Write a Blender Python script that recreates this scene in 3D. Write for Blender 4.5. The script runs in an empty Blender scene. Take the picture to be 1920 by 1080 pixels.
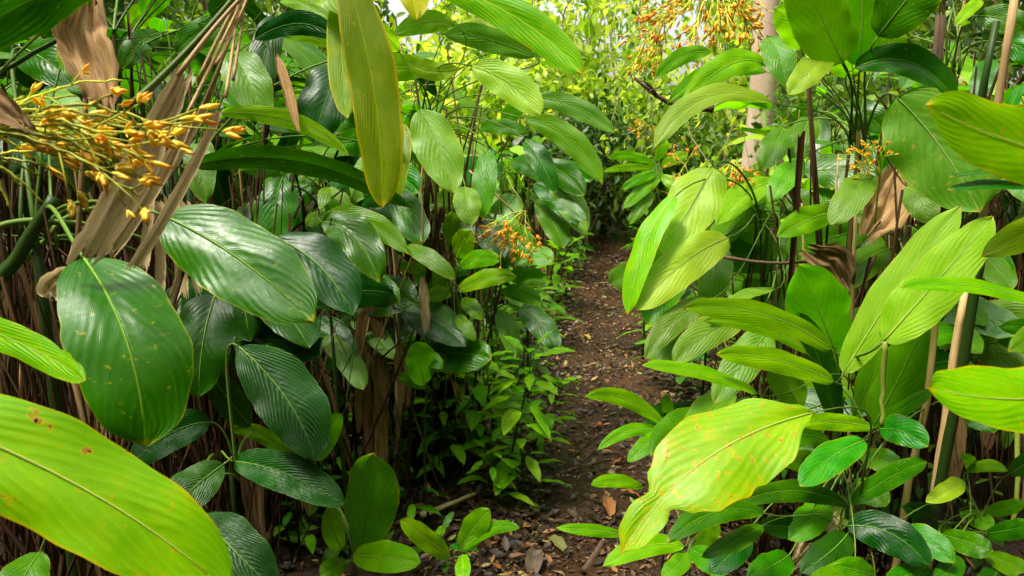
import bpy, math, random
import numpy as np
from mathutils import Vector, Matrix, Quaternion, noise
random.seed(7); np.random.seed(7)
R = math.radians
scene = bpy.context.scene
COL = scene.collection

# ------------------------------------------------------------------ camera, sky, sun, exposure
F = 1280.0                                   # focal length in photo pixels (24 mm on 36 mm)
PITCH = R(12.0)
CAM = Vector((0, 0, 1.5))
cd = bpy.data.cameras.new("camera"); cam = bpy.data.objects.new("camera", cd); COL.objects.link(cam)
cd.lens = 24; cd.sensor_width = 36; cd.clip_start = 0.02; cd.clip_end = 500
cam.location = CAM; cam.rotation_euler = (R(90) - PITCH, 0, 0)
cd.dof.use_dof = True; cd.dof.focus_distance = 2.0; cd.dof.aperture_fstop = 7.1
scene.camera = cam
FW = Vector((0, math.cos(PITCH), -math.sin(PITCH))); UP = Vector((0, math.sin(PITCH), math.cos(PITCH))); RT = Vector((1, 0, 0))

SUN_EL, SUN_AZ = R(68), R(-112)              # azimuth clockwise from +Y (high, to the left and slightly behind the camera)
w = bpy.data.worlds.new("World"); scene.world = w; w.use_nodes = True
nt = w.node_tree; bg = nt.nodes["Background"]
sky = nt.nodes.new("ShaderNodeTexSky"); sky.sky_type = 'NISHITA'; sky.sun_disc = False
sky.sun_elevation = SUN_EL; sky.sun_rotation = SUN_AZ; sky.dust_density = 6.0; sky.air_density = 1.0; sky.ozone_density = 0.6
hsv = nt.nodes.new("ShaderNodeHueSaturation"); hsv.inputs['Saturation'].default_value = 0.25; nt.links.new(sky.outputs[0], hsv.inputs['Color'])   # hazy overcast: nearly neutral
wm = nt.nodes.new("ShaderNodeMix"); wm.data_type = 'RGBA'; wm.blend_type = 'MULTIPLY'; wm.inputs[0].default_value = 1; wm.inputs[7].default_value = (1.0, 0.97, 0.88, 1)
nt.links.new(hsv.outputs[0], wm.inputs[6]); nt.links.new(wm.outputs[2], bg.inputs[0]); bg.inputs[1].default_value = 0.15
sl = bpy.data.lights.new("sun", 'SUN'); so = bpy.data.objects.new("sun", sl); COL.objects.link(so)
sl.energy = 2.0; sl.angle = R(10); sl.color = (1.0, 0.95, 0.84)
sdir = Vector((math.sin(SUN_AZ) * math.cos(SUN_EL), math.cos(SUN_AZ) * math.cos(SUN_EL), math.sin(SUN_EL)))
so.rotation_euler = sdir.to_track_quat('Z', 'Y').to_euler(); so.location = (0, 0, 20)
scene.view_settings.view_transform = 'Standard'; scene.view_settings.look = 'None'
scene.view_settings.exposure = 1.28; scene.view_settings.gamma = 1.0
cy = scene.cycles
cy.max_bounces = 8; cy.diffuse_bounces = 4; cy.glossy_bounces = 3; cy.transmission_bounces = 6; cy.sample_clamp_indirect = 6.0

# ------------------------------------------------------------------ points
def at(px, py, d): return CAM + FW * d + RT * ((px - 960) / F * d) + UP * ((540 - py) / F * d)
def gxy(px, py):
    v = at(px, py, 1) - CAM; k = CAM.z / -v.z
    return CAM.x + v.x * k, CAM.y + v.y * k
def path_x(y): return 0.07 + 0.142 * y + 0.05 * math.sin(y * 0.9) - 0.0006 * max(0, y - 8) ** 3
def height(x, y):
    dx = x - path_x(max(-4.0, min(y, 14)))
    h = 0.05 * noise.noise(Vector((x * 1.3, y * 1.3, 0))) + 0.022 * noise.noise(Vector((x * 5, y * 5, 3))) + 0.010 * noise.noise(Vector((x * 14, y * 14, 9)))
    return h + 0.07 * (1 - math.exp(-(dx / 0.5) ** 2)) - 0.05 + 0.25 * max(0, min(1, (y - 9) / 14))

# ------------------------------------------------------------------ object helpers
def tag(o, label=None, cat=None, group=None, kind=None):
    for k, v in (('label', label), ('category', cat), ('group', group), ('kind', kind)):
        if v: o[k] = v
    return o
def empty(name, loc):
    o = bpy.data.objects.new(name, None); o.empty_display_size = 0.1; o.location = loc; COL.objects.link(o); return o
def children(o): return KIDS.get(o.name, [])
KIDS = {}
def link(name, me, mat, parent=None, origin=None):
    o = bpy.data.objects.new(name, me)
    if mat and not me.materials: me.materials.append(mat)
    COL.objects.link(o)
    if parent: o.parent = parent; KIDS.setdefault(parent.name, []).append(o)
    elif origin is not None: o.location = origin
    return o
def copy_tree(o, parent=None):
    c = o.copy(); COL.objects.link(c)
    if parent: c.parent = parent; KIDS.setdefault(parent.name, []).append(c)
    for ch in list(children(o)): copy_tree(ch, c)
    return c

class MB:
    def __init__(s, origin=(0, 0, 0)): s.v = []; s.f = []; s.uv = []; s.o = Vector(origin)
    def add(s, vs, fs, uvs=None):
        n = len(s.v); s.v += [tuple(Vector(p) - s.o) for p in vs]; s.f += [tuple(i + n for i in f) for f in fs]
        s.uv += uvs if uvs else [(0.5, 0.5)] * len(vs)
    def mesh(s, name, smooth=True):
        me = bpy.data.meshes.new(name); me.from_pydata(s.v, [], s.f)
        ul = me.uv_layers.new(name="UVMap")
        li = np.zeros(len(me.loops), dtype=np.int32); me.loops.foreach_get("vertex_index", li)
        ul.data.foreach_set("uv", np.array(s.uv, dtype=np.float32)[li].ravel())
        if smooth: me.polygons.foreach_set("use_smooth", [True] * len(me.polygons))
        me.update(); return me
    def tube(s, pts, r0, r1=None, n=6, bead=0, rad=None, flute=0):
        r1 = r0 if r1 is None else r1; N = len(pts); vs = []; uvs = []; fs = []; pu = None
        for i, p in enumerate(pts):
            p = Vector(p); t = (Vector(pts[min(i + 1, N - 1)]) - Vector(pts[max(i - 1, 0)])).normalized()
            if pu is None: pu = t.orthogonal().normalized()
            u = (pu - t * pu.dot(t)); u = u.normalized() if u.length > 1e-6 else t.orthogonal().normalized(); pu = u; b = t.cross(u)
            k = i / (N - 1); r = (r0 + (r1 - r0) * k) * (1 + (bead if i % 2 else -bead * 0.5)) if rad is None else rad(k)
            for j in range(n):
                a = 2 * math.pi * j / n; vs.append(p + (u * math.cos(a) + b * math.sin(a)) * r * (1 + flute * (math.sin(3 * a + 4 * k) + .5 * math.sin(5 * a - 9 * k)))); uvs.append((k, j / n))
        for i in range(N - 1):
            for j in range(n):
                fs.append((i * n + j, i * n + (j + 1) % n, (i + 1) * n + (j + 1) % n, (i + 1) * n + j))
        fs.append(tuple(reversed(range(n)))); fs.append(tuple((N - 1) * n + j for j in range(n)))
        s.add(vs, fs, uvs)

def bez(p0, c1, c2, p1, n=10):
    out = []
    for i in range(n):
        t = i / (n - 1); u = 1 - t
        out.append(p0 * u ** 3 + c1 * 3 * u * u * t + c2 * 3 * u * t * t + p1 * t ** 3)
    return out

# ------------------------------------------------------------------ materials
def nd(nt, typ, **kw):
    n = nt.nodes.new(typ)
    for k, v in kw.items(): setattr(n, k, v)
    return n
def math_(nt, op, a, b=None, c=None, clamp=False):
    n = nd(nt, "ShaderNodeMath", operation=op, use_clamp=clamp)
    for i, x in enumerate((a, b, c)):
        if x is None: continue
        if isinstance(x, (int, float)): n.inputs[i].default_value = x
        else: nt.links.new(x, n.inputs[i])
    return n.outputs[0]
def mixc(nt, fac, a, b):
    n = nd(nt, "ShaderNodeMix", data_type='RGBA'); L = nt.links
    for i, x in ((0, fac), (6, a), (7, b)):
        if isinstance(x, (int, float)): n.inputs[i].default_value = x
        elif isinstance(x, tuple): n.inputs[i].default_value = (*x, 1)
        else: L.new(x, n.inputs[i])
    return n.outputs[2]
def sstep(nt, x, a, b):
    n = nd(nt, "ShaderNodeMapRange", interpolation_type='SMOOTHSTEP', clamp=True); nt.links.new(x, n.inputs[0])
    n.inputs[1].default_value = a; n.inputs[2].default_value = b; return n.outputs[0]
def noise_(nt, vec, wv, scale, detail=3, rough=0.55):
    n = nd(nt, "ShaderNodeTexNoise", noise_dimensions='4D'); nt.links.new(vec, n.inputs['Vector'])
    if wv is not None: nt.links.new(wv, n.inputs['W'])
    n.inputs['Scale'].default_value = scale; n.inputs['Detail'].default_value = detail; n.inputs['Roughness'].default_value = rough
    return n.outputs[0]
def new_mat(name):
    m = bpy.data.materials.new(name); m.use_nodes = True; nt = m.node_tree; nt.nodes.clear()
    out = nd(nt, "ShaderNodeOutputMaterial"); return m, nt, out

def leafmat(name, base, base2, edge=(0.30, 0.26, 0.02), rib=(0.16, 0.3, 0.05), trans=0.35, rough=0.34, K=9, amp=0.5, mottle=0.0, spots=0.08, quilt=False, edgew=0.95, tcol=None, spec=0.26, sweep=0.55, ribc=0.2):
    m, nt, out = new_mat(name); L = nt.links
    uv = nd(nt, "ShaderNodeUVMap"); sep = nd(nt, "ShaderNodeSeparateXYZ"); L.new(uv.outputs[0], sep.inputs[0])
    U, V = sep.outputs[0], sep.outputs[1]
    a = math_(nt, 'MULTIPLY', math_(nt, 'ABSOLUTE', math_(nt, 'SUBTRACT', V, 0.5)), 2.0)
    oi = nd(nt, "ShaderNodeObjectInfo"); rnd = math_(nt, 'MULTIPLY', oi.outputs['Random'], 40.0)
    mp = nd(nt, "ShaderNodeMapping"); mp.inputs['Scale'].default_value = (3.0, 1.0, 1.0); L.new(uv.outputs[0], mp.inputs[0]); vec = mp.outputs[0]
    warp = noise_(nt, vec, rnd, 2.6, 3)
    ph = math_(nt, 'SUBTRACT', math_(nt, 'MULTIPLY', U, K), math_(nt, 'MULTIPLY', math_(nt, 'POWER', a, 1.25), K * sweep))
    ph = math_(nt, 'ADD', ph, math_(nt, 'MULTIPLY', warp, 0.9))
    ribs = math_(nt, 'MULTIPLY_ADD', math_(nt, 'SINE', math_(nt, 'MULTIPLY', ph, 6.2832)), 0.5, 0.5)
    fine = math_(nt, 'MULTIPLY_ADD', math_(nt, 'SINE', math_(nt, 'MULTIPLY', ph, 6.2832 * 5)), 0.5, 0.5)
    big = noise_(nt, vec, rnd, 1.6, 4)
    c = mixc(nt, sstep(nt, big, 0.3, 0.7), base, base2)
    lighter = tuple(min(1, x * 1.35 + 0.01) for x in base2)
    c = mixc(nt, math_(nt, 'MULTIPLY', math_(nt, 'POWER', ribs, 5.0), ribc), c, lighter)
    c = mixc(nt, math_(nt, 'MULTIPLY', math_(nt, 'POWER', fine, 3.0), 0.16), c, tuple(x * 0.5 for x in base))
    if mottle > 0:
        mo = noise_(nt, vec, rnd, 3.2, 5, 0.65); c = mixc(nt, math_(nt, 'MULTIPLY', sstep(nt, mo, 0.52, 0.72), mottle), c, edge)
    c = mixc(nt, math_(nt, 'SUBTRACT', 1.0, sstep(nt, a, 0.015, 0.05)), c, rib)
    en = math_(nt, 'ADD', a, math_(nt, 'MULTIPLY', math_(nt, 'SUBTRACT', big, 0.5), 0.16))
    c = mixc(nt, math_(nt, 'MULTIPLY', sstep(nt, en, edgew, edgew + 0.05), 0.8), c, edge)
    c = mixc(nt, math_(nt, 'MULTIPLY', sstep(nt, math_(nt, 'ADD', U, math_(nt, 'MULTIPLY', big, 0.05)), 0.985, 1.01), 0.7), c, edge)
    if spots > 0:
        sp = noise_(nt, vec, rnd, 9.0, 3, 0.6); th = 0.80 - spots * 1.2
        c = mixc(nt, math_(nt, 'MULTIPLY', sstep(nt, sp, th - 0.04, th), 0.6), c, edge)
        c = mixc(nt, math_(nt, 'MULTIPLY', sstep(nt, sp, th + 0.005, th + 0.05), 0.85), c, (0.30, 0.18, 0.075))
    cv = nd(nt, "ShaderNodeCombineXYZ"); L.new(math_(nt, 'MULTIPLY', ph, 1.3), cv.inputs[0]); L.new(math_(nt, 'MULTIPLY', V, 2.2), cv.inputs[1])
    st = noise_(nt, cv.outputs[0], rnd, 1.5, 5, 0.7)
    c = mixc(nt, math_(nt, 'MULTIPLY', sstep(nt, st, 0.60, 0.72), 0.25 + min(.5, spots * 3)), c, tuple(x * .55 + y * .45 for x, y in zip(base2, edge)))
    c = mixc(nt, math_(nt, 'MULTIPLY', sstep(nt, st, 0.42, 0.28), 0.4), c, tuple(x * .6 for x in base))
    hs = nd(nt, "ShaderNodeHueSaturation"); L.new(c, hs.inputs['Color']); hs.inputs['Saturation'].default_value = 1.18
    L.new(math_(nt, 'MULTIPLY_ADD', oi.outputs['Random'], 0.45, 0.82), hs.inputs['Value'])
    r2 = math_(nt, 'FRACT', math_(nt, 'MULTIPLY', oi.outputs['Random'], 17.3)); L.new(math_(nt, 'MULTIPLY_ADD', r2, 0.036, 0.482), hs.inputs['Hue'])
    c = hs.outputs[0]
    mod = noise_(nt, vec, rnd, 2.4, 3); hgt = math_(nt, 'ADD', math_(nt, 'MULTIPLY', math_(nt, 'MULTIPLY', ribs, amp * 2.0), sstep(nt, mod, 0.3, 0.75)), math_(nt, 'MULTIPLY', fine, 0.10))
    if quilt:
        q = math_(nt, 'MULTIPLY_ADD', math_(nt, 'SINE', math_(nt, 'MULTIPLY', a, 38.0)), 0.25, 0.25)
        hgt = math_(nt, 'ADD', hgt, math_(nt, 'MULTIPLY', q, ribs))
    hgt = math_(nt, 'ADD', hgt, math_(nt, 'MULTIPLY', noise_(nt, vec, rnd, 5.0, 5), 0.8))
    hgt = math_(nt, 'SUBTRACT', hgt, math_(nt, 'MULTIPLY', math_(nt, 'SUBTRACT', 1.0, sstep(nt, a, 0.0, 0.06)), 0.5))
    bp = nd(nt, "ShaderNodeBump"); bp.inputs['Strength'].default_value = 0.5; bp.inputs['Distance'].default_value = 0.0016; L.new(hgt, bp.inputs['Height'])
    p = nd(nt, "ShaderNodeBsdfPrincipled"); L.new(c, p.inputs['Base Color']); L.new(bp.outputs[0], p.inputs['Normal'])
    p.inputs['Specular IOR Level'].default_value = spec
    L.new(math_(nt, 'MULTIPLY_ADD', noise_(nt, vec, rnd, 7.0, 6, 0.7), 0.55, rough - 0.24), p.inputs['Roughness'])
    tr = nd(nt, "ShaderNodeBsdfTranslucent"); L.new(bp.outputs[0], tr.inputs['Normal'])
    gm = nd(nt, "ShaderNodeMix", data_type='RGBA', blend_type='MULTIPLY'); gm.inputs[0].default_value = 1; L.new(c, gm.inputs[6]); gm.inputs[7].default_value = (*(tcol or (1.4, 1.75, 0.35)), 1)
    L.new(gm.outputs[2], tr.inputs[0])
    mx = nd(nt, "ShaderNodeMixShader"); mx.inputs[0].default_value = trans; L.new(p.outputs[0], mx.inputs[1]); L.new(tr.outputs[0], mx.inputs[2]); 
    if spots > 0.035:
        hol = nd(nt, "ShaderNodeBsdfTransparent"); hm = nd(nt, "ShaderNodeMixShader"); L.new(sstep(nt, sp, th + 0.095, th + 0.10), hm.inputs[0]); L.new(mx.outputs[0], hm.inputs[1]); L.new(hol.outputs[0], hm.inputs[2]); L.new(hm.outputs[0], out.inputs[0])
    else: L.new(mx.outputs[0], out.inputs[0])
    return m

def fibremat(name, c1, c2, rough=0.7, scale=(2, 14), trans=0.0, bump=0.5, c3=None, vr=(0.55, 0.8)):
    m, nt, out = new_mat(name); L = nt.links
    uv = nd(nt, "ShaderNodeUVMap"); mp = nd(nt, "ShaderNodeMapping"); mp.inputs['Scale'].default_value = (scale[0], scale[1], 1); L.new(uv.outputs[0], mp.inputs[0])
    oi = nd(nt, "ShaderNodeObjectInfo"); rnd = math_(nt, 'MULTIPLY', oi.outputs['Random'], 30.0)
    n1 = noise_(nt, mp.outputs[0], rnd, 3.0, 5, 0.6); n2 = noise_(nt, uv.outputs[0], rnd, 4.0, 3)
    c = mixc(nt, sstep(nt, n1, 0.3, 0.7), c1, c2)
    if c3: c = mixc(nt, sstep(nt, n2, 0.5, 0.72), c, c3)
    hs = nd(nt, "ShaderNodeHueSaturation"); L.new(c, hs.inputs['Color']); L.new(math_(nt, 'MULTIPLY_ADD', oi.outputs['Random'], vr[1], vr[0]), hs.inputs['Value']); c = hs.outputs[0]
    bp = nd(nt, "ShaderNodeBump"); bp.inputs['Strength'].default_value = bump; bp.inputs['Distance'].default_value = 0.004; L.new(n1, bp.inputs['Height'])
    p = nd(nt, "ShaderNodeBsdfPrincipled"); L.new(c, p.inputs['Base Color']); p.inputs['Roughness'].default_value = rough; p.inputs['Specular IOR Level'].default_value = 0.2; L.new(bp.outputs[0], p.inputs['Normal'])
    if trans:
        tr = nd(nt, "ShaderNodeBsdfTranslucent"); L.new(c, tr.inputs[0]); mx = nd(nt, "ShaderNodeMixShader"); mx.inputs[0].default_value = trans
        L.new(p.outputs[0], mx.inputs[1]); L.new(tr.outputs[0], mx.inputs[2]); L.new(mx.outputs[0], out.inputs[0])
    else: L.new(p.outputs[0], out.inputs[0])
    return m

def islandmat(name, stops, trans=0.4, rough=0.45, spec=0.4, tcol=(1.7, 1.6, 0.6)):
    m, nt, out = new_mat(name); L = nt.links
    g = nd(nt, "ShaderNodeNewGeometry"); cr = nd(nt, "ShaderNodeValToRGB"); L.new(g.outputs['Random Per Island'], cr.inputs[0])
    el = cr.color_ramp.elements; cr.color_ramp.interpolation = 'LINEAR'
    while len(el) < len(stops): el.new(0.5)
    for e, (p, c) in zip(el, stops): e.position = p; e.color = (*c, 1)
    c = cr.outputs[0]
    p = nd(nt, "ShaderNodeBsdfPrincipled"); L.new(c, p.inputs['Base Color']); p.inputs['Roughness'].default_value = rough; p.inputs['Specular IOR Level'].default_value = spec
    tr = nd(nt, "ShaderNodeBsdfTranslucent"); gm = nd(nt, "ShaderNodeMix", data_type='RGBA', blend_type='MULTIPLY'); gm.inputs[0].default_value = 1
    L.new(c, gm.inputs[6]); gm.inputs[7].default_value = (*tcol, 1); L.new(gm.outputs[2], tr.inputs[0])
    mx = nd(nt, "ShaderNodeMixShader"); mx.inputs[0].default_value = trans; L.new(p.outputs[0], mx.inputs[1]); L.new(tr.outputs[0], mx.inputs[2]); L.new(mx.outputs[0], out.inputs[0])
    return m

M = {}
M['lime'] = leafmat('leaf_lime', (0.125, 0.36, 0.006), (0.20, 0.46, 0.010), edge=(0.50, 0.38, 0.06), rib=(0.36, 0.50, 0.10), trans=0.42, mottle=0.16, spots=0.12, K=9)
M['sick'] = leafmat('leaf_blotched', (0.165, 0.35, 0.022), (0.25, 0.42, 0.05), edge=(0.52, 0.36, 0.07), rib=(0.42, 0.5, 0.14), trans=0.42, mottle=0.32, spots=0.16, K=9, edgew=0.965)
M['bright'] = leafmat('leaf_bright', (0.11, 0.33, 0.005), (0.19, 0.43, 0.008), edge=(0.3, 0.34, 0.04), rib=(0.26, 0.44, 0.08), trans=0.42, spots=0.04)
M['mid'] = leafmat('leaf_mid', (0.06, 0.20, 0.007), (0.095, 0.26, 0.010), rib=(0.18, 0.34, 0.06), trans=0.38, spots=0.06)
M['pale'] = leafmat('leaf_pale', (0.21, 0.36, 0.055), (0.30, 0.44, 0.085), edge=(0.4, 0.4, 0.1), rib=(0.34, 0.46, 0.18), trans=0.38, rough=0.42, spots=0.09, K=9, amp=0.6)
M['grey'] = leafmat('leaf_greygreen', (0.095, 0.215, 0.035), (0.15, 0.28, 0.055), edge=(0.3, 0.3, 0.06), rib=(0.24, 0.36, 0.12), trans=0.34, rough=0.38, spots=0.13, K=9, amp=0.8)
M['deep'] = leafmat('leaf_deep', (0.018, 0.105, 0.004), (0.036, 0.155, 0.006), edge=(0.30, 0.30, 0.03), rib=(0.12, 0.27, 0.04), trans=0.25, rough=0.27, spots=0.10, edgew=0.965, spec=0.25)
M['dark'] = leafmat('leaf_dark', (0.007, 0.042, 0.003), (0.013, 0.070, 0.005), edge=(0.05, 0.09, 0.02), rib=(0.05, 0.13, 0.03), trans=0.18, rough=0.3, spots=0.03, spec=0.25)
M['olive'] = leafmat('leaf_olive', (0.14, 0.22, 0.010), (0.21, 0.27, 0.012), edge=(0.46, 0.33, 0.02), rib=(0.26, 0.33, 0.05), trans=0.40, mottle=0.3, spots=0.10, edgew=0.88, K=9, sweep=0.9)
M['yellow'] = leafmat('leaf_yellow', (0.42, 0.42, 0.02), (0.5, 0.42, 0.02), edge=(0.5, 0.3, 0.03), rib=(0.5, 0.5, 0.1), trans=0.45, mottle=0.3, spots=0.12)
M['blue'] = leafmat('leaf_glossy', (0.036, 0.17, 0.012), (0.065, 0.23, 0.018), rib=(0.12, 0.28, 0.05), trans=0.25, rough=0.36, K=7, spots=0.03)
M['quilt'] = leafmat('leaf_quilted', (0.012, 0.055, 0.008), (0.024, 0.085, 0.013), edge=(0.05, 0.1, 0.02), rib=(0.06, 0.13, 0.05), trans=0.15, rough=0.36, K=15, amp=1.1, quilt=True, spots=0.0, spec=0.25)
M['dry'] = fibremat('dry_leaf', (0.26, 0.14, 0.05), (0.50, 0.33, 0.15), trans=0.25, c3=(0.16, 0.075, 0.03))
M['tan'] = fibremat('dry_sheath', (0.60, 0.44, 0.20), (0.78, 0.62, 0.36), trans=0.2, c3=(0.30, 0.18, 0.08), scale=(1, 22), vr=(0.85, 0.35), bump=1.0)
M['stalk_dead'] = fibremat('dead_stalk', (0.024, 0.010, 0.003), (0.105, 0.050, 0.015), rough=0.75, c3=(0.014, 0.007, 0.003))
M['stalk'] = fibremat('green_stalk', (0.055, 0.12, 0.015), (0.11, 0.19, 0.025), rough=0.42, bump=0.15, c3=(0.14, 0.16, 0.03))
M['stalk_lime'] = fibremat('lime_stalk', (0.20, 0.27, 0.03), (0.30, 0.34, 0.05), rough=0.42, bump=0.15)
M['rib_light'] = fibremat('pale_midrib', (0.40, 0.52, 0.09), (0.46, 0.56, 0.12), rough=0.5, bump=0.05, vr=(1.0, 0.1), trans=0.3)
M['rib'] = fibremat('green_midrib', (0.16, 0.32, 0.04), (0.20, 0.36, 0.05), rough=0.5, bump=0.05, vr=(0.9, 0.2), trans=0.2)
M['stem'] = fibremat('dark_green_stem', (0.016, 0.045, 0.006), (0.036, 0.075, 0.010), rough=0.45, bump=0.2)
M['bark'] = fibremat('brown_bark', (0.085, 0.05, 0.03), (0.20, 0.13, 0.08), rough=0.85, scale=(10, 5), bump=0.9)
M['pinkbark'] = fibremat('pale_pink_bark', (0.70, 0.46, 0.35), (0.76, 0.60, 0.48), rough=0.8, scale=(5, 3), bump=0.6, c3=(0.55, 0.42, 0.30), vr=(1.0, 0.05))
M['greybark'] = fibremat('grey_bark', (0.22, 0.18, 0.13), (0.36, 0.31, 0.24), rough=0.85, scale=(8, 4), bump=0.8)
M['cane'] = fibremat('tan_cane', (0.38, 0.24, 0.10), (0.50, 0.34, 0.16), rough=0.5, scale=(6, 3), bump=0.2)
M['beads'] = fibremat('spray_branchlet', (0.46, 0.50, 0.03), (0.60, 0.62, 0.06), rough=0.5, bump=0.1)
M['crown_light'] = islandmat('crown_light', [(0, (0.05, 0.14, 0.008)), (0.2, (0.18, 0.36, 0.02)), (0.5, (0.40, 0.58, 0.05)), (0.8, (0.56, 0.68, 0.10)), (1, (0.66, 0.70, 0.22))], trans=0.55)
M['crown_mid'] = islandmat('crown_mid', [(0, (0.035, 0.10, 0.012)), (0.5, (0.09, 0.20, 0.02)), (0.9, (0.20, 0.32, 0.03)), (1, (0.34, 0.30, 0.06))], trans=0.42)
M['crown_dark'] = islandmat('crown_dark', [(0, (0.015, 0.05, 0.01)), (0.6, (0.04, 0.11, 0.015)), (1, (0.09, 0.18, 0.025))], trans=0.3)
M['cover'] = islandmat('ground_cover', [(0, (0.03, 0.11, 0.012)), (0.5, (0.07, 0.20, 0.015)), (0.9, (0.14, 0.30, 0.02)), (1, (0.22, 0.3, 0.03))], trans=0.38)
M['litter'] = islandmat('litter', [(0, (0.014, 0.007, 0.004)), (0.45, (0.040, 0.020, 0.009)), (0.72, (0.085, 0.042, 0.018)), (0.86, (0.20, 0.105, 0.045)), (0.9, (0.30, 0.10, 0.02)), (0.95, (0.34, 0.24, 0.08)), (1, (0.14, 0.2, 0.03))], trans=0.08, rough=0.5, spec=0.5, tcol=(1, 1, 1))
# floret: yellow base, orange tip
def floretmat(name='orange_floret', sh=-0.8):
    m, nt, out = new_mat(name); L = nt.links
    uv = nd(nt, "ShaderNodeUVMap"); sep = nd(nt, "ShaderNodeSeparateXYZ"); L.new(uv.outputs[0], sep.inputs[0])
    oi = nd(nt, "ShaderNodeObjectInfo"); g = nd(nt, "ShaderNodeNewGeometry")
    k = math_(nt, 'ADD', sep.outputs[0], math_(nt, 'MULTIPLY_ADD', g.outputs['Random Per Island'], 0.9, sh))
    c = mixc(nt, sstep(nt, k, 0.1, 0.45), (1.0, 0.80, 0.07), (1.0, 0.60, 0.03)); c = mixc(nt, sstep(nt, k, 0.5, 1.0), c, (0.95, 0.38, 0.03))
    p = nd(nt, "ShaderNodeBsdfPrincipled"); L.new(c, p.inputs['Base Color']); p.inputs['Roughness'].default_value = 0.45
    tr = nd(nt, "ShaderNodeBsdfTranslucent"); L.new(c, tr.inputs[0]); mx = nd(nt, "ShaderNodeMixShader"); mx.inputs[0].default_value = 0.3
    L.new(p.outputs[0], mx.inputs[1]); L.new(tr.outputs[0], mx.inputs[2]); L.new(mx.outputs[0], out.inputs[0]); return m
M['floret'] = floretmat(); M['floret_deep'] = floretmat('deep_orange_floret', -0.35)
def groundmat(name, dark, light, wet):
    m, nt, out = new_mat(name); L = nt.links
    g = nd(nt, "ShaderNodeNewGeometry"); vec = g.outputs['Position']
    n1 = noise_(nt, vec, None, 2.2, 6, 0.6); n2 = noise_(nt, vec, None, 24, 6, 0.7); n3 = noise_(nt, vec, None, 95, 3, 0.6)
    c = mixc(nt, sstep(nt, n1, 0.35, 0.65), dark, light)
    c = mixc(nt, math_(nt, 'MULTIPLY', sstep(nt, n2, 0.5, 0.7), 0.7), c, tuple(x * 0.35 for x in dark))
    c = mixc(nt, math_(nt, 'MULTIPLY', sstep(nt, n3, 0.56, 0.7), 0.6), c, tuple(min(1, x * 2.0) for x in light))
    vo = nd(nt, "ShaderNodeTexVoronoi"); vo.inputs['Scale'].default_value = 38; L.new(vec, vo.inputs['Vector'])
    h = math_(nt, 'ADD', math_(nt, 'MULTIPLY', n2, 1.0), math_(nt, 'ADD', math_(nt, 'MULTIPLY', n3, 0.35), math_(nt, 'MULTIPLY', vo.outputs[0], 0.6)))
    bp = nd(nt, "ShaderNodeBump"); bp.inputs['Strength'].default_value = 0.9; bp.inputs['Distance'].default_value = 0.02; L.new(h, bp.inputs['Height'])
    p = nd(nt, "ShaderNodeBsdfPrincipled"); L.new(c, p.inputs['Base Color']); L.new(bp.outputs[0], p.inputs['Normal'])
    p.inputs['Specular IOR Level'].default_value = 0.25; L.new(math_(nt, 'MULTIPLY_ADD', n1, 0.5, wet), p.inputs['Roughness']); L.new(p.outputs[0], out.inputs[0]); return m
M['soil'] = groundmat('forest_soil', (0.018, 0.010, 0.005), (0.045, 0.026, 0.013), 0.5)
M['mud'] = groundmat('trail_mud', (0.020, 0.008, 0.003), (0.062, 0.026, 0.010), 0.16)

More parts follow.
